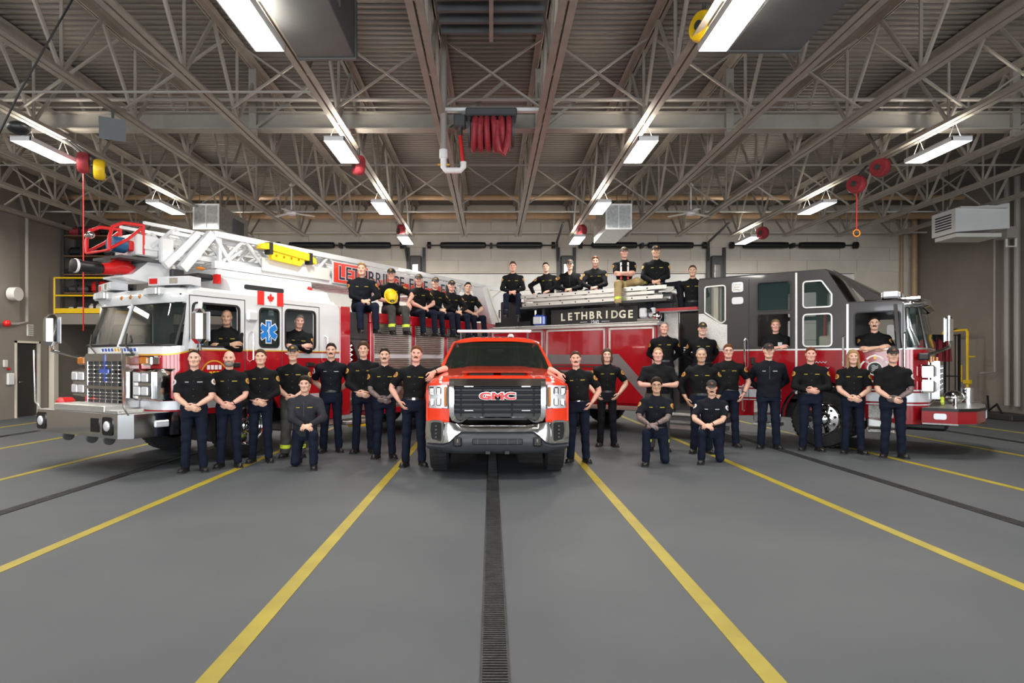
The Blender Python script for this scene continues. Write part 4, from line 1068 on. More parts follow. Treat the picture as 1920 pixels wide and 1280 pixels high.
MB().tube([(8.05, .2, 3.62), (8.35, .2, 3.15), (8.7, .2, 2.75)], .10, 10).build('hose_guard', 'offwhite', lt)
# ================================================================ the aerial ladder on the truck
def ladder_section(x0, x1, yn, yf, zb_, zt, rb, rt, pitch, nm, m='white_paint', front=0.0):
    root = None
    for y in (yn, yf):
        o = MB().beam((x0 - front * 0, y, zt), (x1, y, zt), rt, rt).build(nm + '_top_rail', m, lt, smooth=0)
        b = MB().beam((x0, y, zb_), (x1, y, zb_), rb * .7, rb).build(nm + '_base_rail', m, lt, smooth=0)
        k = 0; x = x0 + .12
        while x + pitch < x1:
            a, c = (zb_, zt) if k % 2 == 0 else (zt, zb_)
            MB().cyl((x, y, a), (x + pitch, y, c), .033, n=8).build('lattice_bar', m, lt); x += pitch; k += 1
    x = x0 + .2
    while x < x1: MB().cyl((x, yn, zb_), (x, yf, zb_), .02, n=6).build('rung', m, lt); x += .45
ladder_section(-.22, 9.6, .68, 1.77, 3.27, 3.79, .13, .10, .52, 'base_section')
ladder_section(-.9, 8.6, .80, 1.65, 3.36, 3.70, .08, .06, .45, 'mid_section')
ladder_section(-1.30, 7.5, .90, 1.55, 3.42, 3.80, .06, .05, .40, 'fly_section')
for y in (.68, 1.77):
    MB().beam((-.25, y, 3.78), (-.80, y, 3.12), .11, .15).build('nose_strut', 'white_paint', lt)
    MB().beam((-.45, y + (.1 if y < 1 else -.1), 3.76), (-1.02, y + (.1 if y < 1 else -.1), 3.15), .09, .11).build('nose_strut', 'white_paint', lt)
    MB().beam((-.22, y, 3.78), (.25, y, 3.15), .07, .07).build('nose_strut', 'white_paint', lt)
    MB().beam((-.1, y, 3.75), (-.1, y, 3.1), .06, .06).build('nose_strut', 'white_paint', lt)
MB().box(-.2, 2.0, .62, 1.83, 3.06, 3.2, .03).build('ladder_cradle', 'white_paint', lt)
MB().box(-.5, .3, .7, 1.75, 3.0, 3.1, .03).build('cradle_rest', 'black', lt)
# bed panel, sign, yellow board
MB().box(.75, 2.45, .60, .63, 3.28, 3.52).build('ladder_side_panel', 'offwhite', lt, smooth=0)
sg = MB().box(2.52, 7.2, .575, .60, 3.24, 3.69).build('ladder_sign', 'white_paint', lt, smooth=0)
MB().plate([(2.54, 3.26), (6.75, 3.26), (6.6, 3.5), (6.3, 3.56), (5.9, 3.44), (5.55, 3.6), (5.1, 3.46), (4.7, 3.5), (4.45, 3.62), (4.1, 3.46), (3.62, 3.46), (3.58, 3.67), (2.54, 3.67)], [], .006, lambda u, v, w: (u, .569 + w, v)).build('sign_band', 'sign_red', sg, smooth=0)
SL = 'LETHBRIDGE FIRE & EMS'; sx_ = 2.66; adv = {'I': .13, ' ': .15, 'M': .33, 'E': .215, 'F': .205, 'L': .20}
for ch in SL:
    w_ = adv.get(ch, .245)
    if ch != ' ':
        le = text_mesh('sign_letter', ch, .40, 'navy', sg, on_side(sx_ + w_ / 2, .562, 3.455), .002, 1, .95, bold=.005)
        text_mesh('letter_edge', ch, .40, 'white', le, on_side(sx_ + w_ / 2, .566, 3.455), .001, 1, .95, bold=.016)
    sx_ += w_
yb = MB().plate(rpoly([(.62, 3.66), (.66, 3.76), (.82, 3.80), (1.82, 3.80), (1.98, 3.72), (2.0, 3.62), (1.85, 3.66), (.8, 3.68)], .02), [], .12, lambda u, v, w: (u, .50 + w, v - .06 * (u - .6))).build('rescue_board', 'yellow_box', lt)
MB().plate(rpoly([(.9, 3.50), (1.6, 3.46), (1.75, 3.64), (.85, 3.68)], .03), [rr(.98 + q * .18, 1.03 + q * .18, 3.55, 3.60, .01) for q in range(4)], .08, lambda u, v, w: (u, .52 + w, v)).build('board_lip', 'yellow_box', yb)
for x in (.86, 1.84): MB().box(x - .04, x + .04, .49, .63, 3.60 - .06 * (x - .6), 3.82 - .06 * (x - .6)).build('board_strap', 'black', yb)
# ladder tip: red loops, nozzle, tool parts
for y in (.92, 1.55):
    MB().tube([(-1.28, y, 3.76), (-1.62, y, 3.74), (-1.77, y, 3.66), (-1.82, y, 3.5), (-1.82, y, 3.3)], .028, 8).build('tip_loop', 'red_part', lt)
    MB().tube([(-1.30, y, 3.73), (-1.55, y, 3.5), (-1.8, y, 3.33)], .024, 8).build('tip_brace', 'red_part', lt)
    MB().tube([(-1.30, y, 3.76), (-1.30, y, 3.30)], .03, 8).build('tip_post', 'red_part', lt)
MB().tube([(-1.82, .92, 3.3), (-1.82, 1.55, 3.3)], .02, 6).build('tip_crossbar', 'red_part', lt)
MB().box(-1.42, -1.05, .9, 1.5, 3.28, 3.62, .02).build('tip_box', 'white_paint', lt)
MB().box(-1.08, -.86, .78, .88, 3.2, 3.6, .02).build('tip_plate', 'white_paint', lt)
MB().cyl((-1.52, 1.05, 3.42), (-1.74, 1.05, 3.42), .12, n=18).build('tip_motor', 'blue_part', lt)
MB().box(-1.52, -1.4, .96, 1.14, 3.34, 3.5, .02).build('motor_cap', 'red_part', lt)
MB().ball((-1.8, 1.5, 3.58), (.06, .12, .06)).build('tip_floodlight', 'chrome', lt)
MB().box(-1.7, -1.0, .85, 1.6, 3.2, 3.24).build('tip_floor', 'dark_grey', lt)
MB().loft([[(x, y, z) for y, z in ((.95, b), (1.5, b), (1.5, t_), (.95, t_))] for x, b, t_ in ((-.8, 2.92, 3.2), (-1.2, 2.88, 3.2), (-1.45, 2.90, 2.98), (-1.6, 2.92, 2.95))]).build('monitor_shroud', 'white_paint', lt)
MB().tube([(-1.15, 1.2, 3.04), (-1.3, 1.2, 3.04), (-1.42, 1.2, 3.10), (-1.55, 1.2, 3.10), (-1.65, 1.2, 3.05), (-1.78, 1.2, 3.04)], [.1, .1, .11, .12, .10, .085], 14).build('monitor_elbow', 'red_part', lt)
MB().tube([(-1.35, 1.2, 3.2), (-1.48, 1.2, 3.26), (-1.62, 1.2, 3.2)], .05, 10).build('monitor_handwheel', 'red_part', lt)
MB().lathe([(.07, 0), (.085, .03), (.085, .28), (.10, .33), (.10, .42), (.06, .44)], (-1.78, 1.2, 3.04), (-1, 0, 0), 20).build('monitor_nozzle', 'black', lt)
MB().lathe([(.102, 0), (.106, .01), (.106, .03), (.102, .04)], (-1.78 - .36, 1.2, 3.04), (-1, 0, 0), 20).build('nozzle_ring', 'white', lt)
MB().box(-1.2, -1.15, 1.1, 1.3, 2.95, 3.15).build('monitor_flange', 'alu', lt)
MB().box(-1.0, -.78, .62, .72, 2.94, 3.1, .02).build('cradle_camera', 'black', lt)
MB().ball((-.55, .55, 3.15), (.09, .04, .03)).build('amber_marker', 'amber', lt)
MB().box(-.32, -.24, .45, .55, 2.92, 3.08).build('red_reflector', 'red_lens', lt)
MB().ball((1.75, .45, 2.98), (.06, .06, .10)).build('roof_beacon', 'red_lens', lt)
MB().box(1.6, 1.95, .4, .5, 2.78, 2.95).build('beacon_bracket', 'alu', lt)
# ================================================================ FIRE ENGINE (right). local x = towards the front, y = away from the near side
rt = thing('fire_engine', 'charcoal and red fire engine angled at the right', 'fire truck', (6.14, 11.9, 0), -math.radians(37.5))
for sx, yy, out in ((0, .06, -1), (0, 2.39, 1), (-5.6, .06, -1), (-5.6, 2.39, 1)):
    wheel(rt, sx, yy, .54, .34, (0, 1, 0), out, 'chrome')
def side(near):
    return (lambda u, v, w: (u, w, v)) if near else (lambda u, v, w: (u, W2 - w, v))
RW = [rpoly([(-2.17, 2.62), (-1.84, 2.39), (-1.76, 2.44), (-1.76, 3.16), (-2.17, 3.15)], [.03, .05, .05, .06, .05]),
      rr(-1.14, -.53, 2.60, 3.16, .05), rr(-1.14, -.53, 1.89, 2.54, .04),
      rpoly([(-.31, 2.63), (.17, 2.63), (.17, 2.86), (.0, 3.12), (-.31, 3.12)], [.06, .06, .05, .06, .06]),
      rr(-.31, .17, 1.90, 2.50, .07), rr(.54, 1.24, 1.88, 2.50, .07)]
for near in (True, False):
    f = side(near)
    up = [(-2.31, 1.84), (1.34, 1.84), (1.30, 2.62), (1.26, 2.66), (.44, 2.68), (.09, 3.30), (.04, 3.33), (-2.26, 3.30), (-2.31, 3.26)]
    MB().plate(up, RW, .07, f).build('cab_upper_side', 'charcoal', rt)
    for i, hw in enumerate(RW):
        e = -.008
        MB().plate(grow(hw, .014), [grow(hw, -.012)], .03, (lambda u, v, w: (u, w + e, v)) if near else (lambda u, v, w: (u, W2 - e - w, v))).build('window_seal', 'alu' if i in (0, 3, 4) else 'black', rt)
        if not (near and i in (2, 5)):
            MB().plate(grow(hw, -.004), [], .008, (lambda u, v, w: (u, .03 + w, v)) if near else (lambda u, v, w: (u, W2 - .03 - w, v))).build('side_window', 'window_tint' if near and i == 1 else 'window_clear', rt)
    lo = [(-2.31, .95), (-1.55, .95), (-1.55, .53)] + arch(0, .55, .68, .60) + [(1.22, .53), (1.22, 1.84), (-2.31, 1.84)]
    MB().plate(lo, [], .05, f).build('cab_lower_side', 'red_dark', rt)
PR = [(-x - .0, y) for x, y in planf(.42, -1.64, 0)]
nR = len(PR)
MB().loft([[(x, y, z) for x, y in PR] for z in (.53, 1.84)], close=False).build('cab_nose', 'red_dark', rt, smooth=50)
def bandr(z0, z1, m, nm, off=.006):
    pts = [(x + off, y + (off if y > 1.2 else -off)) for x, y in PR]
    MB().loft([[(x, y, z0) for x, y in pts], [(x, y, z1) for x, y in pts]], close=False).build(nm, m, rt, smooth=50)
bandr(.91, 1.07, 'silver_stripe', 'nose_stripe'); bandr(1.10, 1.125, 'silver_stripe', 'nose_pinstripe'); bandr(.855, .875, 'silver_stripe', 'nose_pinstripe')
bandr(1.825, 1.855, 'alu', 'belt_trim')
def rstrip(x0, x1, z0, z1, m, nm, y=-.006, th=.01, bev=0):
    return MB().box(x0, x1, y, y + th, z0, z1, bev).build(nm, m, rt, smooth=0)
rstrip(-2.31, 1.24, 1.825, 1.855, 'alu', 'belt_trim')
for a, b in ((-1.55, -.70), (.72, 1.24)):
    rstrip(a, b, .91, 1.07, 'silver_stripe', 'side_stripe'); rstrip(a, b, 1.10, 1.125, 'silver_stripe', 'side_pinstripe'); rstrip(a, b, .855, .875, 'silver_stripe', 'side_pinstripe')
for x, z0, z1 in ((-.43, 1.0, 3.30), (.43, 1.0, 2.66)): rstrip(x - .018, x + .018, z0, z1, 'alu', 'door_trim', -.012, .014)
for x, z0, z1 in ((-1.30, .6, 3.25), (1.28, .6, 2.6)): rstrip(x - .006, x + .006, z0, z1, 'black', 'door_seam')
# wheel arch trim
MB().tube([(x, -.01, z) for x, z in arch(0, .55, .69, .56, 18)], .028, 6).build('arch_trim', 'chrome', rt)
MB().tube([(x, .03, z) for x, z in arch(0, .55, .66, .56, 18)], .02, 6).build('arch_liner', 'red_paint', rt)
# roofs
MB().loft([[(x, y, z) for y, z in ((.0, 3.26), (.06, 3.34), (1.22, 3.40), (2.39, 3.34), (2.45, 3.26))] for x in (-2.31, .06)], cap=True).build('crew_roof', 'charcoal', rt)
MB().loft([[(.06, y, z) for y, z in ((.0, 3.30), (.06, 3.34), (1.22, 3.40), (2.39, 3.34), (2.45, 3.30))], [(.44, y, z) for y, z in ((.0, 2.66), (.06, 2.70), (1.22, 2.74), (2.39, 2.70), (2.45, 2.66))]], close=False).build('roof_slope', 'charcoal', rt)
MB().loft([[(.15, y, 3.34) for y in np.linspace(.1, 2.35, 9)], [(.7, y, 2.72 + .3 * math.sin((y - .1) / 2.25 * math.pi) ** .5) for y in np.linspace(.1, 2.35, 9)], [(1.15, y, 2.70) for y in np.linspace(.1, 2.35, 9)]], close=False).build('roof_fairing', 'charcoal', rt, smooth=60)
MB().box(.40, 1.40, .01, 2.44, 2.61, 2.70, .03).build('front_roof', 'charcoal', rt)
# windshield with chrome visor
def rs(i, z):
    x, y = PR[i]; t = (z - 1.86) / .74
    return (x - .13 * t * (1 if x > 1.4 else .4), 1.225 + (y - 1.225) * (1 - .03 * t), z)
g = MB(); g.loft([[rs(i, z) for i in range(5, nR - 5)] for z in np.linspace(1.87, 2.58, 5)], close=False); g.build('windshield', 'windshield', rt, smooth=60)
g = MB(); g.loft([[rs(i, z) for i in range(1, 6)] for z in np.linspace(1.88, 2.57, 4)], close=False); g.build('corner_glass', 'window_tint', rt, smooth=60)
MB().tube([rs(3, 1.9), rs(2, 2.2), rs(2, 2.54)], .022, 6).tube([rs(4, 1.9), rs(3, 2.2), rs(3, 2.54)], .014, 6).build('corner_grab_bar', 'chrome', rt)
for i in (0, 6, nR - 7, nR - 1): MB().tube([rs(i, 1.84), rs(i, 2.62)], .022 if i not in (0, nR - 1) else .05, 6).build('a_pillar', 'charcoal', rt)
vis = MB(); vis.loft([[(x + dx - (.10 if x > 1.4 else .06), y, z) for x, y in PR] for z, dx in ((2.56, .02), (2.60, .10), (2.66, .10), (2.72, -.06))], close=False); vis.build('sun_visor', 'chrome', rt, smooth=60)
lb = MB().box(.95, 1.22, .1, 2.35, 2.74, 2.86, .03).build('light_bar', 'lens_white', rt)
for q in range(6): MB().box(.94, 1.23, .13 + q * .37, .46 + q * .37, 2.76, 2.84).build('light_module', 'lens_white' if q % 2 else 'steel', lb, smooth=0)
for y in (.4, 2.0): MB().box(1.0, 1.15, y, y + .1, 2.68, 2.75).build('bar_foot', 'black', lb)
MB().tube([(1.2, .05, 2.70), (1.5, .15, 2.72), (1.6, .6, 2.70), (1.6, 1.85, 2.70), (1.5, 2.3, 2.72), (1.2, 2.4, 2.70)], .03, 8).build('brush_rail', 'chrome', rt)
MB().box(1.52, 1.6, 2.05, 2.35, 2.58, 2.7, .02).build('spot_lamp', 'white', rt)
MB().ball((.75, .5, 2.76), (.12, .12, .08)).build('roof_antenna_dome', 'black', rt)
# side lamps, handles
s1 = MB().plate(rr(-1.62, -1.40, 3.0, 3.2, .05), [], .04, lambda u, v, w: (u, -.035 + w, v)).build('scene_light', 'lens_white', rt)
for q in range(3): MB().box(-1.6, -1.45, -.042, -.03, 3.03 + q * .055, 3.06 + q * .055).build('light_bar_cell', 'steel', s1, smooth=0)
MB().plate(rr(-1.62, -1.40, 2.76, 2.90, .05), [], .04, lambda u, v, w: (u, -.035 + w, v)).build('warning_light', 'white_paint', rt)
def rgrab(x, z0, z1, m='chrome', r=.02): MB().tube([(x, 0, z0), (x, -.08, z0 + .03), (x, -.08, z1 - .03), (x, 0, z1)], r, 8).build('grab_handle', m, rt)
rgrab(-1.36, 1.48, 2.06); rgrab(.37, 1.5, 2.08); rgrab(1.31, 1.45, 2.12, 'chrome', .014); rgrab(-1.40, .62, 1.15, 'alu', .014)
for x in (-1.22, .52): MB().box(x - .04, x + .04, -.04, .01, 1.55, 1.70, .015).build('door_handle', 'black', rt)
# steps behind and ahead of the wheel
for a, b in ((-1.22, -.72), (.74, 1.16)):
    MB().box(a, b, .02, .4, .86, .90).box(a, b, .0, .1, .45, .86, .02).build('step_well', 'alu', rt)
    MB().box(a, b, -.06, .3, .36, .42, .01).build('lower_step', 'tread', rt)
    MB().box(a + .02, b - .02, -.01, .02, .62, .84).build('step_plate', 'tread', rt)
# emblem (maltese cross) and lettering marks on the door
ec = np.array([.86, 1.49])
def cross(R, r0, k):
    pts = []
    for q in range(4):
        a = 90 + 90 * q
        for da, rad in ((-38, R * .96), (-20, R * 1.02), (0, R * 1.08), (20, R * 1.02), (38, R * .96), (45, r0)):
            pts.append((ec[0] + rad * math.cos(math.radians(a + da)), ec[1] + rad * math.sin(math.radians(a + da))))
    return pts
e1 = MB().plate(cross(.235, .12, 0), [], .006, lambda u, v, w: (u, -.007 + w, v)).build('door_emblem', 'white', rt, smooth=0)
MB().plate(cross(.205, .095, 0), [], .004, lambda u, v, w: (u, -.010 + w, v)).build('emblem_field', 'red_dark', e1, smooth=0)
MB().plate(circ(*ec, .125, 28), [circ(*ec, .105, 28)], .004, lambda u, v, w: (u, -.013 + w, v)).build('emblem_ring', 'white', e1, smooth=0)
MB().plate(circ(*ec, .105, 28), [], .004, lambda u, v, w: (u, -.013 + w, v)).build('emblem_disc', 'black', e1, smooth=0)
for q in range(4):
    z = ec[1] - .05 + q * .03
    MB().tube([(ec[0] - .05, -.015, z), (ec[0] - .02, -.015, z + .02), (ec[0] + .02, -.015, z - .01), (ec[0] + .05, -.015, z + .012)], .008, 5).build('emblem_mark', 'silver_stripe', e1)
for s in (-1, 1):
    for s2 in (-1, 1):
        a = math.radians(90 + s * 45); MB().beam((ec[0] + .12 * math.cos(a), -.012, ec[1] + s2 * .12 * math.sin(a)), (ec[0] + .2 * math.cos(a), -.012, ec[1] + s2 * .2 * math.sin(a)), .006, .03, (0, 1, 0)).build('emblem_arm', 'white', e1)
MB().plate([(.84, 1.66), (.88, 1.66), (.88, 1.71), (.84, 1.71)], [], .004, lambda u, v, w: (u, -.014 + w, v)).build('emblem_badge', 'gold', e1, smooth=0)
for row, (x0, z, k) in enumerate(((-.22, 1.60, 8), (-.12, 1.50, 6))):
    MB().tube([(x0 + q * .028, -.006, z + (.014 if q % 2 else -.014)) for q in range(k + 4)], .008, 5).build('script_line', 'silver_stripe', rt)
MB().plate(circ(1.33, 1.28, .05, 20), [], .01, lambda u, v, w: (u, -.012 + w, v)).build('round_decal', 'gold', rt)
MB().box(1.25, 1.31, -.02, .01, .66, .74).build('side_reflector', 'amber', rt)
# nose fittings: grille and lamps
MB().plate([(.55, .95), (1.9, .95), (1.9, 1.62), (.55, 1.62)], [[(.62, 1.02), (1.2, 1.02), (1.2, 1.55), (.62, 1.55)], [(1.25, 1.02), (1.83, 1.02), (1.83, 1.55), (1.25, 1.55)]], .12, lambda u, v, w: (1.78 - w, u, v)).build('grille_shell', 'chrome', rt, smooth=0)
MB().box(1.66, 1.7, .6, 1.85, 1.0, 1.58).build('grille_backing', 'black', rt)
for q in range(5): MB().box(1.72, 1.76, .6, 1.86, 1.08 + q * .1, 1.095 + q * .1).build('grille_bar', 'chrome', rt, smooth=0)
for y0 in (.06, 1.92):
    for z in (1.08, 1.34):
        h_ = MB().box(1.52, 1.74, y0, y0 + .44, z, z + .22, .03).build('lamp_housing', 'chrome', rt)
        MB().box(1.73, 1.76, y0 + .03, y0 + .2, z + .03, z + .19, .02).box(1.73, 1.76, y0 + .24, y0 + .41, z + .03, z + .19, .02).build('head_lamp', 'lens_white', h_)
    MB().cyl((1.66, y0 + .25, 1.60), (1.66, y0 + .25, 1.70), .03, n=10).build('marker_lamp', 'amber', rt)
# mirrors
mo = MB().box(1.86, 1.98, .30, .50, 1.92, 2.40, .05).build('mirror', 'chrome', rt)
MB().box(1.845, 1.86, .32, .48, 1.95, 2.37).build('mirror_glass', 'lens_white', mo)
MB().tube([(1.92, .40, 1.94), (1.92, .40, 1.86), (1.72, .16, 1.76), (1.58, .06, 1.72)], .028, 8).build('mirror_arm', 'chrome', mo)
MB().box(1.50, 1.66, -.02, .14, 1.64, 1.76, .02).build('arm_base', 'black', mo)
# bumper
bq = [(1.55, -.03), (2.05, -.03), (2.30, .25), (2.42, .7), (2.42, 1.75), (2.30, 2.2), (2.05, 2.48), (1.55, 2.48)]
MB().loft([[(x, y, z) for x, y in bq] for z in (.57, .80)], close=False).build('front_bumper', 'red_dark', rt, smooth=20)
MB().loft([[(x + (.012 if x > 1.6 else 0), y + (-.012 if y < 1.2 else .012), z) for x, y in bq] for z in (.78, .83)], close=False).build('bumper_edge', 'black', rt, smooth=20)
MB().plate(bq, [], .03, lambda u, v, w: (u, v, .825 - w)).build('bumper_deck', 'tread', rt)
MB().loft([[(x + .01, y + (-.01 if y < 1.2 else .01), z) for x, y in bq] for z in (.55, .575)], close=False).build('bumper_lip', 'chrome', rt, smooth=20)
MB().plate(rr(1.72, 1.90, .64, .74, .035), [], .02, lambda u, v, w: (u, -.045 + w, v)).build('bumper_lamp', 'lens_white', rt)
MB().box(2.40, 2.44, .85, 1.05, .62, .76, .02).box(2.40, 2.44, 1.4, 1.6, .62, .76, .02).build('bumper_lamp', 'lens_white', rt)
MB().cyl((2.15, 1.9, .82), (2.15, 1.9, 1.12), .10, n=18).build('bumper_siren', 'chrome', rt)
MB().ball((1.95, 1.55, .95), (.16, .2, .13)).build('bell', 'chrome', rt)
MB().tube([(1.8, 1.0 + .12 * math.sin(q), .86 + q * .008) for q in np.linspace(0, 12, 40)], .03, 6).build('hose_line', 'hi_vis', rt)
MB().cyl((2.0, .45, .82), (2.0, .45, .98), .035, n=10).build('hose_valve', 'chrome', rt)
MB().box(1.2, 1.9, .4, 2.0, .40, .55, .05).build('bumper_underside', 'black', rt)
# interior
MB().box(-2.2, 1.2, .1, 2.35, .9, 1.0).build('cab_floor', 'interior', rt)
MB().box(1.0, 1.4, .12, 2.33, 1.4, 1.86, .08).build('dashboard', 'interior', rt)
MB().tube([(.98 - .08 * math.sin(a), 1.85 + .22 * math.cos(a), 1.9 + .2 * math.sin(a)) for a in np.linspace(0, 6.28, 20, endpoint=False)], .016, 6, close=True).build('steering_wheel', 'black', rt)
for x, y in ((.25, .75), (.25, 1.85), (-1.9, .6), (-1.9, 1.3), (-1.9, 1.95)):
    MB().box(x, x + .45, y - .26, y + .26, 1.25, 1.42, .05).box(x - .12, x + .05, y - .27, y + .27, 1.3, 2.15, .05).build('cab_seat', 'seat', rt)
MB().tube([(-.05, .5, 1.9), (-.02, .45, 2.2), (.0, .4, 2.6)], .03, 6).build('seat_belt', 'red_part', rt)
MB().box(-.1, .12, .3, .5, 1.9, 2.1, .02).build('tool_box', 'cream', rt)
# pump panel gap with the crew step
MB().box(-3.22, -2.32, .45, 2.2, .5, 1.9).build('pump_house', 'dark_grey', rt)
MB().box(-2.30, -1.72, -.012, .004, 1.86, 2.36).plate([(-2.30, 2.36), (-1.72, 2.36), (-1.86, 2.38), (-2.2, 2.6), (-2.30, 2.6)], [], .016, lambda u, v, w: (u, -.012 + w, v)).build('side_tread_plate', 'tread', rt)
MB().box(-3.2, -2.88, .36, .42, 1.3, 2.70).build('tread_panel', 'tread', rt)
MB().box(-2.85, -2.36, .34, .42, .7, 2.70, .03).build('pump_panel', 'black_gloss', rt)
for q in range(3): MB().box(-2.75, -2.55, .33, .345, 1.80 + q * .05, 1.825 + q * .05).build('panel_plate', 'white', rt, smooth=0)
MB().cyl((-2.62, .40, 1.45), (-2.62, .32, 1.45), .08, n=16).build('gauge', 'chrome', rt)
MB().box(-3.24, -1.60, -.42, .5, .50, .555, .01).build('crew_step', 'tread', rt)
MB().box(-3.24, -1.60, -.40, .3, .40, .50).build('step_side', 'dark_grey', rt)
MB().box(-3.2, -1.7, -.34, .1, .22, .30).build('lower_step', 'alu', rt)
MB().cyl((-3.55, .25, .42), (-3.55, -.02, .42), .11, n=16).build('suction_inlet', 'dark_grey', rt)
MB().cyl((-3.55, -.02, .42), (-3.55, -.04, .42), .08, n=16).build('inlet_cap', 'chrome', rt)
# body
MB().box(-7.8, -3.22, .02, 2.43, .62, 2.40, .015).build('body_shell', 'red_dark', rt)
for i, (a, b) in enumerate(((-7.7, -6.14), (-6.04, -4.45), (-4.36, -3.27))):
    d = MB().plate([(a, .68), (b, .68), (b, 2.36), (a, 2.36)], [], .025, lambda u, v, w: (u, -.012 + w, v)).build('body_door', 'red_dark', rt, smooth=0)
    fr = MB(); fr.box(a, b, -.03, 0, 2.33, 2.37).box(a, a + .04, -.03, 0, .68, 2.37).box(b - .04, b, -.03, 0, .68, 2.37); fr.build('door_frame', 'alu', d, smooth=0)
def sw(pts, m): MB().plate(pts, [], .006, lambda u, v, w: (u, -.020 + w, v)).build('body_swoosh', m, rt, smooth=0)
sw([(-7.6, 1.55), (-4.52, 1.55), (-4.52, 1.76), (-7.6, 1.80)], 'stripe_grey')
sw([(-4.32, 1.54), (-4.20, 1.52), (-3.42, .72), (-3.30, .72), (-3.30, .92), (-4.12, 1.78), (-4.32, 1.78)], 'stripe_grey')
sw([(-7.6, 1.48), (-4.52, 1.48), (-4.52, 1.51), (-7.6, 1.52)], 'charcoal')
sw([(-7.6, 1.25), (-4.6, 1.25), (-4.6, 1.40), (-7.6, 1.42)], 'stripe_grey')
MB().box(-7.8, -3.2, -.03, .12, 2.39, 2.47, .015).build('body_top_rail', 'alu', rt)
MB().box(-7.8, -3.22, -.02, .2, .52, .62, .015).build('body_sill', 'alu', rt)
MB().box(-7.8, -3.22, .12, 2.4, 2.42, 2.50).build('body_deck', 'tread', rt)
MB().box(-7.7, 1.2, .6, 1.85, .50, .80).build('chassis_rail', 'black', rt)
MB().plate(circ(-5.6, .55, .7, 16, 0, 180), [], .1, lambda u, v, w: (u, -.018 + w, v)).build('wheel_well', 'black', rt)
# sign board
sb = MB().box(-6.0, -3.72, .14, .20, 2.48, 2.86).build('sign_board', 'black', rt, smooth=0)
word = 'LETHBRIDGE'
for i, ch in enumerate(word):
    u = i / 9; x = -5.66 + u * 1.76
    text_mesh('sign_letter', ch, .245, 'cream', sb, on_side(x, .134, 2.67 + .015 * math.sin(u * math.pi)), .004, 1, 1.0, bold=.006)
text_mesh('sign_year', '1940', .14, 'silver_stripe', sb, on_side(-4.80, .134, 2.525), .004, 1.0, .8)
for a, b in ((-5.18, -5.0), (-4.62, -4.42)): MB().box(a, b, .130, .14, 2.535, 2.545).build('sign_rule', 'silver_stripe', sb, smooth=0)
for a, b in ((-3.68, -3.5), (-3.46, -3.30)): MB().box(a, b, .08, .24, 2.58, 2.80, .03).build('warning_light', 'lens_white', rt)
MB().box(-3.72, -3.24, .06, .28, 2.50, 2.58, .02).build('light_shelf', 'chrome', rt)
MB().ball((-3.28, .14, 2.60), (.12, .1, .1)).build('flood_light', 'chrome', rt)
wl_ = MB().box(-6.52, -6.18, .10, .25, 2.50, 2.76, .04).build('warning_light', 'lens_blue', rt)
MB().box(-6.5, -6.26, .09, .11, 2.54, 2.72, .01).build('light_lens', 'lens_white', wl_)
MB().box(-7.7, -6.6, .12, .3, 2.5, 2.62).build('rear_tray', 'black', rt)
# hose bed block the crew sit on
MB().box(-6.98, -3.95, .98, 1.95, 2.5, 3.2, .03).build('hose_bed_cover', 'black', rt)
MB().box(-7.6, -7.02, .2, .98, 2.5, 3.16, .03).build('rear_locker', 'black', rt)
MB().box(-3.9, -3.1, .55, .98, 2.5, 3.16, .03).build('front_locker', 'dark_grey', rt)
MB().box(-3.2, -2.34, .1, .40, 2.68, 2.73).build('pump_house_top', 'tread', rt)
MB().box(-3.25, -2.34, .04, .10, 2.70, 2.76).build('edge_strip', 'red_dark', rt)
# ground ladder lying on its rack
def gl(x, y, z): return (x, y, z)
for y in (.06, .48):
    for k, (zz, h, x0, x1) in enumerate(((3.02, .09, -6.8, -3.1), (3.125, .075, -6.75, -3.3), (3.225, .09, -6.95, -3.02))):
        MB().box(x0, x1, y - .02, y + .02, zz - h / 2, zz + h / 2, .006).build('ladder_rail', 'alu', rt, smooth=0)
x = -6.7
while x < -3.1:
    MB().cyl((x, .06, 3.22), (x, .48, 3.22), .016, n=6).build('ladder_rung', 'alu', rt)
    for zz in (3.02, 3.22): MB().cyl((x, .035, zz), (x, .045, zz), .018, n=8).build('rung_rivet', 'black', rt)
    x += .36
MB().box(-6.9, -3.0, .0, .54, 2.92, 2.97).build('ladder_rack', 'dark_grey', rt, smooth=0)
for x in (-6.3, -5.2, -4.2, -3.4): MB().box(x - .03, x + .03, .25, .31, 2.5, 2.93).build('rack_post', 'dark_grey', rt, smooth=0)
MB().tube([(-3.15, .06, 3.22), (-2.9, .06, 3.20), (-2.86, .06, 3.17), (-2.9, .06, 3.13), (-3.2, .06, 3.13)], .02, 6).build('ladder_hook', 'alu', rt)
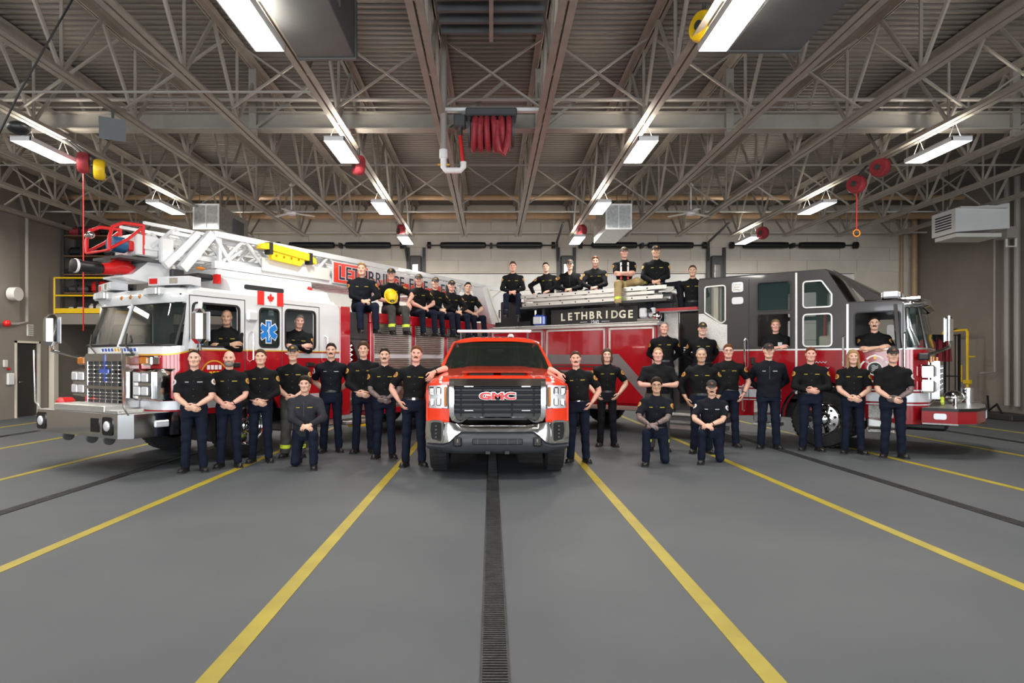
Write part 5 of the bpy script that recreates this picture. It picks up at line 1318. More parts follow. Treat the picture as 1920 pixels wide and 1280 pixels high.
# ================================================================ PEOPLE
def smin(a, b, k):
    if k <= 0: return np.minimum(a, b)
    h = np.clip(.5 + .5 * (b - a) / k, 0, 1)
    return b * (1 - h) + a * h - k * h * (1 - h)
def smax(a, b, k): return -smin(-a, -b, k)
def cap(P, a, b, ra, rb):
    a = np.asarray(a, float); b = np.asarray(b, float); ba = b - a
    t = np.clip(((P - a) @ ba) / max(ba @ ba, 1e-9), 0, 1)
    return np.linalg.norm(P - a - t[..., None] * ba, axis=-1) - (ra + (rb - ra) * t)
def ell(P, c, r):
    q = (P - np.asarray(c, float)) / np.asarray(r, float)
    k0 = np.linalg.norm(q, axis=-1); k1 = np.linalg.norm(q / np.asarray(r, float), axis=-1)
    return k0 * (k0 - 1) / np.maximum(k1, 1e-6)
def surf(fn, lo, hi, h):
    """surface nets of fn on a grid; returns verts, quads"""
    lo = np.asarray(lo, float) - h * 1.5; hi = np.asarray(hi, float) + h * 1.5
    n = np.maximum(np.ceil((hi - lo) / h).astype(int) + 1, 4)
    ax = [lo[i] + h * np.arange(n[i]) for i in range(3)]
    P = np.stack(np.meshgrid(*ax, indexing='ij'), -1)
    V = fn(P).astype(np.float64)
    V[[0, -1]] = np.maximum(V[[0, -1]], 1e-3); V[:, [0, -1]] = np.maximum(V[:, [0, -1]], 1e-3); V[:, :, [0, -1]] = np.maximum(V[:, :, [0, -1]], 1e-3)
    S = V < 0
    C = np.stack([V[i:n[0] - 1 + i, j:n[1] - 1 + j, k:n[2] - 1 + k] for i in (0, 1) for j in (0, 1) for k in (0, 1)], -1)
    s = C < 0; cnt = s.sum(-1)
    act = (cnt > 0) & (cnt < 8)
    idx = -np.ones(act.shape, int); ii = np.argwhere(act); idx[act] = np.arange(len(ii))
    c = C[act]; off = np.array([(i, j, k) for i in (0, 1) for j in (0, 1) for k in (0, 1)], float)
    acc = np.zeros((len(ii), 3)); w = np.zeros(len(ii))
    for a in range(8):
        for b in range(a + 1, 8):
            if abs(off[a] - off[b]).sum() != 1: continue
            m = (c[:, a] < 0) != (c[:, b] < 0)
            t = c[m, a] / (c[m, a] - c[m, b])
            acc[m] += off[a] + t[:, None] * (off[b] - off[a]); w[m] += 1
    verts = lo + h * (ii + acc / w[:, None])
    Q = []
    for ax_ in range(3):
        o = [1, 2, 0][ax_], [2, 0, 1][ax_]
        sl0 = [slice(1, -1)] * 3; sl1 = [slice(1, -1)] * 3
        sl0[ax_] = slice(0, -1); sl1[ax_] = slice(1, None)
        A = S[tuple(sl0)]; B = S[tuple(sl1)]
        e = np.argwhere(A != B)
        if not len(e): continue
        inside = A[tuple(e.T)]
        base = e.copy()
        for q in range(3):
            if q != ax_: base[:, q] += 1
        def cell(d1, d2):
            p = base.copy(); p[:, o[0]] -= d1; p[:, o[1]] -= d2
            return idx[p[:, 0], p[:, 1], p[:, 2]]
        q4 = np.stack([cell(1, 1), cell(0, 1), cell(0, 0), cell(1, 0)], -1)
        q4[~inside] = q4[~inside][:, ::-1]
        Q.append(q4)
    return verts, np.concatenate(Q)
def np_mesh(name, parts, mats, smooth=True):
    """parts: list of (verts, faces(list or array), material index)"""
    V = []; F = []; MI = []; b = 0
    for v, f, mi in parts:
        V.append(np.asarray(v, float)); 
        for q in np.asarray(f).tolist() if isinstance(f, np.ndarray) else f: F.append([i + b for i in q])
        MI += [mi] * len(f); b += len(v)
    me = bpy.data.meshes.new(name)
    me.from_pydata(np.concatenate(V).tolist(), [], F)
    for m in mats: me.materials.append(M[m])
    if len(mats) > 1: me.polygons.foreach_set('material_index', MI)
    if smooth: me.polygons.foreach_set('use_smooth', [True] * len(F))
    me.update()
    return me
# ---------------------------------------------------------------- head library (faces -y, origin at eye-line centre of the head)
def head_sdf(P, jaw=1.0, cheek=1.0):
    X = P.copy(); X[..., 0] = np.abs(X[..., 0])
    d = ell(X, (0, .016, .030), (.0765, .098, .090))
    d = smin(d, ell(X, (0, -.018, -.035), (.060 * jaw, .074, .080)), .03)
    d = smin(d, cap(X, (0, -.060, -.093), (.022 * jaw, -.052, -.090), .026, .024), .025)
    d = smin(d, cap(X, (.046 * jaw, -.002, -.060), (.020 * jaw, -.055, -.092), .022, .02), .03)
    d = smin(d, ell(X, (.036, -.052, -.020), (.030 * cheek, .032, .028)), .02)
    d = smin(d, cap(X, (0, -.076, .033), (.040, -.066, .032), .016, .014), .014)
    d = smax(d, -ell(X, (.031, -.099, .006), (.019, .021, .012)), .012)
    d = smin(d, cap(X, (0, -.084, .014), (0, -.105, -.026), .0085, .0135), .010)
    d = smin(d, ell(X, (.0135, -.094, -.030), (.010, .012, .009)), .008)
    d = smin(d, cap(X, (0, -.088, -.056), (.017, -.082, -.057), .0075, .005), .007)
    d = smin(d, cap(X, (0, -.086, -.068), (.014, -.081, -.067), .0085, .006), .007)
    d = smax(d, -cap(X, (0, -.098, -.062), (.021, -.090, -.061), .0045, .0035), .004)
    d = smin(d, ell(X, (.079, .014, -.004), (.010, .020, .031)), .008)
    d = smin(d, cap(X, (0, .026, -.055), (0, .030, -.22), .052, .060), .03)
    return d
HEADS = {}
for nm, jw, ck in (('a', 1.0, 1.0), ('b', 1.14, 1.1), ('c', .90, .95)):
    HEADS[nm] = surf(lambda P: head_sdf(P, jw, ck), (-.1, -.125, -.23), (.1, .125, .125), .0068)
def skull(P, t): 
    X = P.copy(); X[..., 0] = np.abs(X[..., 0])
    return ell(X, (0, .018, .030), (.0765 + t, .098 + t, .090 + t))
def hair_fn(kind):
    def f(P):
        t = {'short': .010, 'full': .017, 'buzz': .0045, 'reced': .008, 'long': .014, 'bob': .014}[kind]
        d = skull(P, t)
        if kind in ('full',): d = smin(d, ell(P, (0, -.035, .105), (.058, .05, .026)), .03)
        if kind == 'short': d = smin(d, ell(P, (0, -.03, .10), (.055, .05, .022)), .03)
        c = {'short': .012, 'full': .0, 'buzz': .012, 'reced': .042, 'long': .002, 'bob': -.002}[kind]
        pl = (c - (P[..., 2] + .94 * P[..., 1])) / 1.37
        d = smax(d, pl, .008)
        # sideburn cut around the ear
        d = smax(d, -(P[..., 2] + .07), .01)
        if kind in ('long', 'bob'):
            X = P.copy(); X[..., 0] = np.abs(X[..., 0])
            e = -.24 if kind == 'long' else -.13
            s_ = cap(X, (.074, .0, .03), (.082, -.012, e * .55), .022, .026)
            s_ = smin(s_, cap(X, (.082, -.012, e * .55), (.085, -.03, e), .026, .014), .01)
            s_ = smin(s_, cap(X, (.05, .075, .02), (.055, .07, e), .045, .03), .02)
            d = smin(d, s_, .02)
        return d
    return f
def lib(name, fn, lo, hi, h, m):
    v, q = surf(fn, lo, hi, h)
    return np_mesh(name, [(v, q, 0)], [m])
HAIR = {}
def hair_mesh(kind, m):
    k = (kind, m)
    if k not in HAIR:
        HAIR[k] = lib('hair', hair_fn(kind), (-.13, -.13, -.27 if kind == 'long' else -.16), (.13, .14, .15), .0085, m)
    return HAIR[k]
def cap_fn(P):
    X = P.copy(); X[..., 0] = np.abs(X[..., 0])
    d = ell(X, (0, .012, .042), (.089, .112, .100))
    d = smax(d, (.045 - .12 * P[..., 1] - P[..., 2]), .006)
    rim = P[..., 2] - (.052 - .25 * (-.10 - P[..., 1]) * -1 * 0 - .9 * X[..., 0] ** 2 * 2.2 + .22 * (P[..., 1] + .09))
    bill = np.maximum(np.abs(rim) - .004, ell(X * np.array([1, 1, 0]), (0, -.105, 0), (.074, .075, 1)))
    bill = np.maximum(bill, P[..., 1] + .05)
    return smin(d, bill, .006)
CAPS = {m: lib('cap', cap_fn, (-.1, -.19, .0), (.1, .14, .15), .0075, m) for m in ('cap_black', 'cap_grey')}
def beret_fn(P):
    d = ell(P, (0, .008, .062), (.086, .11, .075)); return smax(d, (.052 - .1 * P[..., 1] - P[..., 2]), .006)
def helmet_fn(P):
    d = ell(P, (0, .0, .0), (.125, .155, .125)); d = smax(d, -.01 - P[..., 2], .004)
    for a in (-.05, 0, .05): d = smin(d, cap(P, (a, -.11, .075 - abs(a) * .4), (a, .12, .075 - abs(a) * .4), .022, .022), .02)
    br = np.maximum(ell(P * np.array([1, 1, 0]), (0, .015, 0), (.155, .2, 1)), np.abs(P[..., 2] + .012) - .007)
    return smin(d, br, .012)
def beard_fn(P):
    d = head_sdf(P) - .006
    d = smax(d, P[..., 2] + .040 + .25 * (P[..., 1] + .09), .006)
    d = smax(d, -(P[..., 2] + .125), .006)
    d = smax(d, P[..., 1] - .0, .006)
    X = P.copy(); X[..., 0] = np.abs(X[..., 0])
    return smax(d, -cap(X, (0, -.095, -.061), (.018, -.09, -.061), .013, .011), .004)
BEARD = {}
def beard_mesh(m):
    if m not in BEARD: BEARD[m] = lib('beard', beard_fn, (-.09, -.12, -.13), (.09, .02, -.02), .0075, m)
    return BEARD[m]
def prim(mb, name, mats, sm=60): 
    o = mb.build(name, mats, smooth=sm); me = o.data; bpy.data.objects.remove(o); return me
e_ = MB(); e_.ball((0, 0, 0), (.0130, .011, .0068), 12, 8); e_.cm = 1; e_.ball((0, -.0075, 0), (.0074, .0052, .0064), 10, 6)
EYE = prim(e_, 'eye', ['eye_white', 'eye_iris'])
BROW = {}
def brow_mesh(m):
    if m not in BROW: BROW[m] = prim(MB().tube([(-.016, .002, -.001), (0, -.003, .002), (.016, .005, -.002)], [.0035, .0052, .0035], 6), 'eyebrow', m)
    return BROW[m]
MOU = {}
def mous_mesh(m, big):
    k = (m, big)
    if k not in MOU:
        r = .0085 if big else .006
        MOU[k] = prim(MB().tube([(-.030, -.080, -.060 - r * .6), (-.017, -.095, -.050), (0, -.101, -.047), (.017, -.095, -.050), (.030, -.080, -.060 - r * .6)], [r * .5, r, r, r, r * .5], 8), 'moustache', m)
    return MOU[k]
LIPS = prim(MB().tube([(-.019, -.087, -.0600), (-.009, -.0935, -.0625), (0, -.0955, -.063), (.009, -.0935, -.0625), (.019, -.087, -.0600)], [.002, .0042, .0048, .0042, .002], 8), 'lips', 'lips')
TEETH = prim(MB().tube([(-.014, -.0905, -.0605), (0, -.0975, -.0628), (.014, -.0905, -.0605)], [.0015, .0032, .0015], 6), 'teeth', 'teeth')
g_ = MB()
for s in (-1, 1): g_.tube([(s * .031 + .022 * math.cos(a), -.094 + .006 * abs(math.cos(a)), .004 + .016 * math.sin(a)) for a in np.linspace(0, 6.28, 14, endpoint=False)], .0026, 5, close=True); g_.tube([(s * .052, -.088, .008), (s * .078, -.02, .010), (s * .082, .02, .004)], .0024, 5)
g_.tube([(-.009, -.098, .008), (.009, -.098, .008)], .0025, 5)
GLASSES = prim(g_, 'glasses', 'dark_grey')
# ---------------------------------------------------------------- boot library (ankle at origin, toe to -y, sole at z=-0.09)
def boot_fn(P):
    d = cap(P, (0, .045, -.050), (0, -.13, -.056), .044, .040)
    d = smin(d, ell(P, (0, -.125, -.055), (.047, .072, .044)), .02)
    d = smin(d, cap(P, (0, .012, -.04), (0, .012, .10), .050, .056), .035)
    d = smax(d, -(P[..., 2] + .088), .006)
    return smax(d, P[..., 2] - .11, .01)
BOOT = lib('boot', boot_fn, (-.07, -.21, -.1), (.07, .1, .12), .012, 'boot')
SOLE = prim(MB().plate(rpoly([(-.05, -.19), (.05, -.19), (.052, -.1), (.042, 0), (.044, .092), (-.044, .092), (-.042, 0), (-.052, -.1)], .03, 3), [], .022, lambda u, v, w: (u, v, -.0895 + w)), 'sole', 'rubber')
# ---------------------------------------------------------------- hand (wrist at origin, fingers to -z, palm to +y, thumb to +x)
def hand_parts(curl=.35, spread=.0, thumb=.5):
    V = []; F = []
    mb = MB()
    rings = []
    for z, hx, hy, cx in ((.012, .027, .020, 0), (-.012, .031, .019, .001), (-.04, .040, .0165, .002), (-.07, .043, .015, .001), (-.092, .041, .0135, 0), (-.102, .036, .009, 0)):
        rings.append([(cx + hx * math.cos(a) * (abs(math.cos(a)) ** -.25 if abs(math.cos(a)) > .2 else 1), hy * math.sin(a), z) for a in np.linspace(0, 2 * math.pi, 14, endpoint=False)])
    mb.loft(rings)
    for i, (x, L, z0) in enumerate(((.0305, .92, -.086), (.0105, 1.05, -.092), (-.0095, .97, -.090), (-.0285, .78, -.083))):
        p = np.array([x, 0, z0]); a = curl * .55; pts = [p + (0, 0, .018), p]; rad = [.0092, .0098]
        for seg, (l, da) in enumerate(((.044, 1.0), (.028, 1.15), (.021, .7))):
            d = np.array([(.5 - i / 3) * spread * .4, math.sin(a), -math.cos(a)])
            p = p + d * l * L; pts.append(p.copy()); rad.append((.0095, .0086, .0062)[seg] * (.9 if i == 3 else 1)); a += curl * da
        d = pts[-1] - pts[-2]; pts.append(pts[-1] + unit(d) * .004); rad.append(.0025)
        mb.tube(pts, rad, 7)
    p = np.array([.030, .004, -.028]); q1 = p + np.array([.026, .010 + .012 * thumb, -.026]); q2 = q1 + np.array([.012 - .010 * thumb, .010 * thumb + .004, -.032]); q3 = q2 + np.array([.0 - .008 * thumb, .008 * thumb, -.024])
    mb.tube([p - (.012, 0, -.01), p, q1, q2, q3, q3 + unit(q3 - q2) * .004], [.013, .015, .0125, .0105, .008, .003], 8)
    return np.array(mb.v), mb.f
HANDS = {'relax': hand_parts(.42, .3, .5), 'clasp': hand_parts(.75, 0, .9), 'flat': hand_parts(.16, .4, .25), 'fist': hand_parts(1.25, 0, 1.0)}
def limb(pts, rads, n=12):
    mb = MB(); mb.tube(pts, rads, n); return np.array(mb.v), mb.f
def ik(a, b, l1, l2, hint):
    a = np.asarray(a, float); b = np.asarray(b, float); d = b - a; L = np.linalg.norm(d)
    if L > (l1 + l2) * .998: b = a + d / L * (l1 + l2) * .998; d = b - a; L = np.linalg.norm(d)
    u = d / L; x = (l1 * l1 - l2 * l2 + L * L) / (2 * L); hgt = math.sqrt(max(0, l1 * l1 - x * x))
    h = np.asarray(hint, float); h = unit(h - (h @ u) * u)
    return a + u * x + h * hgt, b
def rotz(a): return np.array([[math.cos(a), -math.sin(a), 0], [math.sin(a), math.cos(a), 0], [0, 0, 1.0]])
def rotx(a): return np.array([[1, 0, 0], [0, math.cos(a), -math.sin(a)], [0, math.sin(a), math.cos(a)]])
def roty(a): return np.array([[math.cos(a), 0, math.sin(a)], [0, 1, 0], [-math.sin(a), 0, math.cos(a)]])
TORSO = np.array([  # height above pelvis, half width, half depth, y offset
    (-.16, .150, .105, .0), (-.06, .168, .122, .008), (.03, .163, .118, .004), (.13, .156, .112, -.004), (.25, .166, .119, -.006),
    (.36, .182, .125, -.002), (.45, .178, .113, .006), (.51, .135, .090, .012), (.555, .080, .074, .016), (.60, .064, .066, .012)])
def torso_sdf(P, wide, belly, grow_=0.0):
    z = np.clip(P[..., 2], TORSO[0, 0], TORSO[-1, 0])
    rx = np.interp(z, TORSO[:, 0], TORSO[:, 1]) * wide + grow_
    ry = np.interp(z, TORSO[:, 0], TORSO[:, 2]) * (1 + (wide - 1) * .6) + grow_
    yo = np.interp(z, TORSO[:, 0], TORSO[:, 3])
    bl = belly * np.exp(-((z - .12) / .14) ** 2)
    x = P[..., 0] / rx; y = (P[..., 1] - yo + bl * .5 * (P[..., 1] < 0)) / (ry + bl * .5 * (P[..., 1] < 0))
    k = (np.abs(x) ** 2.3 + np.abs(y) ** 2.3) ** (1 / 2.3)
    return (k - 1) * np.minimum(rx, ry)
SKIN = {'fair': 'skin_fair', 'pink': 'skin_pink', 'tan': 'skin_tan'}
def person(label, pos, H=1.8, yaw=0.0, pose='stand', arms='clasp', sleeve='short', top='shirt_black', legs='trouser', skin='fair', hair='short', haircol='hair_brown',
           capm=None, beard=None, mous=None, glasses=False, head='a', wide=1.0, belly=0.0, turn=0.0, tilt=0.0, lean=0.0, twist=0.0, tattoo=None, jacket=False,
           patch='patch_gold', tags='tag_yellow', watch=None, group='firefighters posing', side=1, armspec=None, smile=False, suspenders=False, chest_print=False, roll=0.0,
           legspec=None, patch_sides=(-1, 1), gap=1.0):
    """side: viewer side (+1 right, -1 left) used by kneeling / leaning poses. local frame: facing -y, x to the viewer's right"""
    s = H / 1.80
    root = thing('person', label, 'person', pos, yaw, group)
    A = lambda *v: np.array(v, float)
    zp = {'stand': .95, 'sit': .10, 'kneel': .52, 'halfsit': .10, 'upper': .0}[pose]
    pel = A(0, 0, zp)
    R = rotz(twist) @ rotx(lean) @ roty(roll)              # torso frame
    T = lambda p: pel + R @ np.asarray(p, float)
    # ---- legs
    LEG = {}
    for sd in (-1, 1):
        hip = pel + A(sd * .092, 0, -.02)
        if pose == 'stand': kn, an, fy = A(sd * .105 * gap, -.025, .50), A(sd * .125 * gap, .0, .09), sd * .28
        elif pose in ('sit',): kn, an, fy = A(sd * .15, -.44, .07), A(sd * .15, -.50, -.36), sd * .1
        elif pose == 'halfsit': kn, an, fy = A(sd * .13, -.40, .03), A(sd * .13, -.36, -.40), sd * .1
        elif pose == 'kneel':
            if sd == side: kn, an, fy = A(sd * .16, -.36, .51), A(sd * .17, -.36, .09), sd * .15
            else: kn, an, fy = A(sd * .13, -.10, .075), A(sd * .13, .33, .10), 0
        else: kn = an = None; fy = 0
        if legspec and sd in legspec: kn, an = A(*legspec[sd][0]), A(*legspec[sd][1])
        LEG[sd] = (hip, kn, an, fy)
    # ---- arms
    sw_ = .19 * wide ** .6
    ARM = {}
    presets = {
        'clasp': {-1: ((-.045, -.185, .02), (-1, .35, -.2)), 1: ((.050, -.175, .035), (1, .35, -.2))},
        'behind': {-1: ((-.10, .17, .04), (-1, .5, 0)), 1: ((.10, .17, .04), (1, .5, 0))},
        'side': {-1: ((-.25, -.03, -.02), (-1, .6, 0)), 1: ((.25, -.03, -.02), (1, .6, 0))},
        'pocket': {-1: ((-.215, -.05, .02), (-1, .5, 0)), 1: ((.215, -.05, .02), (1, .5, 0))},
        'stomach': {-1: ((-.075, -.215, .20), (-1, .2, -.3)), 1: ((.075, -.215, .20), (1, .2, -.3))},
        'lap': {-1: ((-.06, -.30, .085), (-1, .3, -.3)), 1: ((.06, -.31, .095), (1, .3, -.3))},
        'knees': {-1: ((-.11, -.34, .15), (-1, .3, -.2)), 1: ((.11, -.34, .15), (1, .3, -.2))},
        'crossed': {-1: ((.065, -.235, .235), (-1, -.2, -.6)), 1: ((-.065, -.205, .205), (1, -.2, -.6))},
        'kneel': {-1: ((-.05 + .07 * side, -.36, .12), (-1, .3, -.3)), 1: ((.05 + .07 * side, -.36, .13), (1, .3, -.3))},
    }
    spec = dict(presets.get(arms, presets['clasp']))
    if pose == 'upper': spec = {k: ((v[0][0], v[0][1] - .03, v[0][2] + .07), v[1]) for k, v in spec.items()}
    if armspec: spec.update(armspec)
    for sd in (-1, 1):
        sh = T((sd * sw_, .012, .445))
        tgt, hint = spec[sd][0], spec[sd][1]
        w_ = (pel + A(*tgt)) if not (arms in ('crossed', 'stomach') and not (armspec and sd in armspec)) else T(tgt)
        el_, wr = ik(sh, w_, .295, .265, R @ A(*hint))
        ARM[sd] = (sh, el_, wr)
    # ---- shirt
    long_ = sleeve == 'long'
    gr = .012 if jacket else .006
    cut = -.075 if jacket else .055
    Ri = R.T
    lo = np.min([T((x, y, z)) for x in (-.3, .3) for y in (-.24, .2) for z in (cut, .66)] + [ARM[k][j] - .08 for k in ARM for j in range(3 if long_ else 2)], axis=0)
    hi = np.max([T((x, y, z)) for x in (-.3, .3) for y in (-.24, .2) for z in (cut, .66)] + [ARM[k][j] + .08 for k in ARM for j in range(3 if long_ else 2)], axis=0)
    rng = np.random.RandomState(abs(hash(label)) % 1000 if False else sum(map(ord, label)) % 1000)
    ph = rng.rand(6) * 6
    def wrinkle(P): return .004 * np.sin(P[..., 2] * 38 + 9 * P[..., 0] + ph[0]) * np.sin(P[..., 0] * 21 + P[..., 1] * 17 + ph[1])
    def shirt(P):
        L = (P - pel) @ R
        d = torso_sdf(L, wide, belly, gr)
        d = np.maximum(d, L[..., 2] - .56)
        for sd in (-1, 1):
            sh, el_, wr = ARM[sd]
            a = cap(P, T((sd * .06, .012, .472)), sh, .066, .068)
            if long_:
                b = cap(P, sh, el_, .068 + gr * .5, .054 + gr * .5)
                c = cap(P, el_, wr, .054 + gr * .5, .040 + gr * .3)
                dirn = unit(wr - el_); c = np.maximum(c, (P - (wr - dirn * .012)) @ dirn)
                b = smin(b, c, .02)
            else:
                e2 = sh + (el_ - sh) * .86
                b = cap(P, sh, e2, .068, .064)
                dirn = unit(el_ - sh); b = np.maximum(b, (P - (sh + (el_ - sh) * .80)) @ dirn)
            d = smin(d, smin(a, b, .03), .035)
        # collar ring and open throat
        q = np.sqrt((L[..., 0]) ** 2 + ((L[..., 1] - .012)) ** 2)
        ring = np.maximum(np.abs(q - .066) - .007, np.abs(L[..., 2] - .560 - .35 * (L[..., 1] - .012)) - .026)
        d = smin(d, ring, .012)
        thr = cap(L, (0, -.075, .585), (0, -.125, .475), .036, .010)
        d = smax(d, -thr, .006)
        d = smax(d, -(np.maximum(q - .056, .50 - L[..., 2])), .004)
        d = np.maximum(d, cut - L[..., 2])
        return d + wrinkle(P)
    v, q = surf(shirt, lo, hi, .0145)
    shirt_o = link('jacket' if jacket else 'shirt', np_mesh('shirt', [(v * s, q, 0)], [top]), root)
    # ---- trousers
    if pose != 'upper':
        def pants(P):
            L = (P - pel)
            d = torso_sdf(L, wide, belly * .6, .002)
            d = np.maximum(d, np.maximum(L[..., 2] - .075, -.13 - L[..., 2]))
            fat = 1.0 + (wide - 1) * .6
            bk = .016 if legs.startswith('bunker') else 0
            for sd in (-1, 1):
                hip, kn, an, fy = LEG[sd]
                b = cap(P, hip, kn, (.094 + bk) * fat, (.066 + bk) * fat)
                dirn = unit(an - kn); hem = an + dirn * .025
                c = cap(P, kn, hem + dirn * .05, (.066 + bk) * fat, (.061 + bk))
                c = np.maximum(c, (P - hem) @ dirn)
                b = smin(b, c, .03)
                d = smin(d, b, .045 if sd < 0 else .02)
            return d + wrinkle(P[..., [1, 0, 2]] * 1.0)
        pts = [pel + A(-.26, -.22, -.2), pel + A(.26, .22, .1)]
        for sd in (-1, 1):
            for p in LEG[sd][1:3]: pts += [p - .11, p + .11]
        v, q = surf(pants, np.min(pts, 0), np.max(pts, 0), .0155)
        tr_o = link('trousers', np_mesh('trousers', [(v * s, q, 0)], [legs]), root)
        if legs.startswith('bunker'):
            for sd in (-1, 1):
                hip, kn, an, fy = LEG[sd]; d_ = unit(an - kn)
                for a, m_ in ((.10, 'hi_vis'), (.075, 'reflective')) if False else ((.09, 'hi_vis'),):
                    p = an - d_ * a
                    MB().cyl((p - d_ * .03) * s, (p + d_ * .03) * s, .083 * s, .080 * s, 18, cap=False).build('reflective_band', m_, tr_o)
        elif not jacket:
            ring_ = []
            for a in np.linspace(0, 2 * math.pi, 26, endpoint=False):
                rx = .1615 * wide + .008; ry = .117 * (1 + (wide - 1) * .6) + .008 + (belly * .6 * .75 if math.sin(a) < 0 else 0)
                ca, sa = math.cos(a), math.sin(a); e = 2 / 2.3
                ring_.append((pel + A(rx * abs(ca) ** e * np.sign(ca), ry * abs(sa) ** e * np.sign(sa) + .002, .062)) * s)
            bt = MB(); bt.loft([[p + A(0, 0, -.019) * s for p in ring_], [p + A(0, 0, .019) * s for p in ring_]], cap=False); bo = bt.build('belt', 'boot', root, recalc=False)
            f0 = min(ring_, key=lambda p: p[1])
            MB().box(-.025 * s, .025 * s, f0[1] - .006, f0[1] + .002, f0[2] - .02 * s, f0[2] + .02 * s, .003).build('buckle', 'steel' if arms == 'pocket' and mous else 'dark_grey', bo)
        for sd in (-1, 1):
            hip, kn, an, fy = LEG[sd]
            b = link('boot', BOOT, root, tuple(an * s)); b.scale = (s, s, s)
            sh_dir = unit(kn - an)
            if pose == 'kneel' and sd != side: b.rotation_euler = (math.radians(-62), 0, 0)
            elif pose in ('sit', 'halfsit'): b.rotation_euler = (math.radians(5), 0, fy)
            else: b.rotation_euler = (0, 0, fy)
            link('sole', SOLE, b)
    # ---- body: head, neck, arms, hands and inner trunk in one mesh
    parts = []
    hv, hq = HEADS[head]
    hp_ = T((0, -.012, .730))
    HR = R @ rotz(turn - twist * 0) @ rotx(tilt)
    parts.append(((hv @ HR.T * 1.0 + hp_) * s, hq, 0))
    for sd in (-1, 1):
        sh, el_, wr = ARM[sd]
        d1 = unit(el_ - sh); d2 = unit(wr - el_)
        mt = 1 if tattoo in (sd, 0) and tattoo is not None else 0
        v_, f_ = limb([p * s for p in (sh, sh + (el_ - sh) * .45, sh + (el_ - sh) * .88, el_ + d2 * .03, el_ + d2 * .08, el_ + d2 * .16, wr - d2 * .03, wr + d2 * .006)],
                      [r * s for r in (.050, .051, .045, .0455, .0455, .039, .0295, .027)], 14)
        parts.append((v_, f_, mt))
        # hand orientation: fingers along d2, palm inward
        hk = {'clasp': 'clasp', 'lap': 'clasp', 'kneel': 'clasp', 'stomach': 'fist', 'crossed': 'relax', 'behind': 'clasp'}.get(arms, 'relax')
        fd = d2
        if armspec and sd in armspec and len(spec[sd]) > 2: fd = unit(A(*spec[sd][2])); hk = spec[sd][3]
        elif arms in ('clasp', 'lap', 'kneel'): fd = unit(d2 + A(-sd * .75, -.1, -.05))
        pn = {'clasp': A(0, .9, .3), 'lap': A(0, .6, -.7), 'kneel': A(0, .6, -.7)}.get(arms, A(-sd, .15, 0))
        if armspec and sd in armspec and len(spec[sd]) > 4: pn = A(*spec[sd][4])
        zc_ = -fd; yc = unit(pn - (pn @ zc_) * zc_); xc = np.cross(yc, zc_)
        Hm = np.stack([xc, yc, zc_], 1)
        hv_, hf_ = HANDS[hk]
        hv2 = hv_.copy()
        want = A(0, -.4, 1) if arms in ('clasp', 'lap', 'kneel', 'stomach') else A(0, -1, .2)
        flip = xc @ want < 0
        if flip: hv2[:, 0] *= -1; hf_ = [f[::-1] for f in hf_]
        parts.append(((hv2 @ Hm.T + wr + d2 * .004) * s, hf_, mt))
        if watch == sd:
            MB().tube([(wr - d2 * .03 + .031 * (math.cos(a) * frame_for(d2)[0] + math.sin(a) * frame_for(d2)[1])) * s for a in np.linspace(0, 6.28, 14, endpoint=False)], .008 * s, 6, close=True).build('wrist_watch', 'black', root)
    tv, tf = limb([T((0, .005, z)) * s for z in (-.1, .1, .3, .46, .56)], [x * s for x in (.10, .10, .105, .09, .05)], 14)
    parts.append((tv, tf, 0))
    if pose != 'upper':
        for sd in (-1, 1):
            hip, kn, an, fy = LEG[sd]; parts.append((*limb([hip * s, kn * s, an * s], [.07 * s, .045 * s, .035 * s], 10), 0))
    body = link('body', np_mesh('body', parts, [SKIN[skin], 'tattoo'] if tattoo is not None else [SKIN[skin]]), root)
    # ---- head details share one frame
    HM = Matrix([[*(HR[i] * s), hp_[i] * s] for i in range(3)] + [[0, 0, 0, 1]])
    def on_head(name, me, loc=(0, 0, 0), scl=(1, 1, 1), parent=root):
        o = link(name, me, parent); o.matrix_local = HM @ Matrix.Translation(loc) @ Matrix.Diagonal((*scl, 1)); return o
    for sd in (-1, 1):
        on_head('eye', EYE, (sd * .031, -.0775, .0065))
        on_head('eyebrow', brow_mesh(haircol if hair != 'bald' else 'hair_brown'), (sd * .031, -.0835, .0235), (sd, 1, 1))
    on_head('lips', LIPS)
    if smile: on_head('teeth', TEETH)
    if hair not in ('bald', None) : on_head('hair', hair_mesh(hair if not (capm and hair in ('short', 'full')) else 'buzz', haircol))
    if capm:
        c = on_head('cap', CAPS[capm])
        MB().ball((0, -.098, .088), (.026, .012, .02), 12, 6).build('cap_badge', patch if patch not in (None, 'patch_white') else 'patch_red', c)
    if beard: on_head('beard', beard_mesh(beard))
    if mous: on_head('moustache', mous_mesh(mous, True))
    if glasses: on_head('glasses', GLASSES)
    # ---- insignia on the shirt
    def surface_y(x, z):
        Y = np.linspace(-.32, .0, 65); Q = np.stack([np.full(65, x), Y, np.full(65, z)], -1)
        d = torso_sdf(Q, wide, belly, gr); i = np.argmax(d < 0.0); return Y[i]
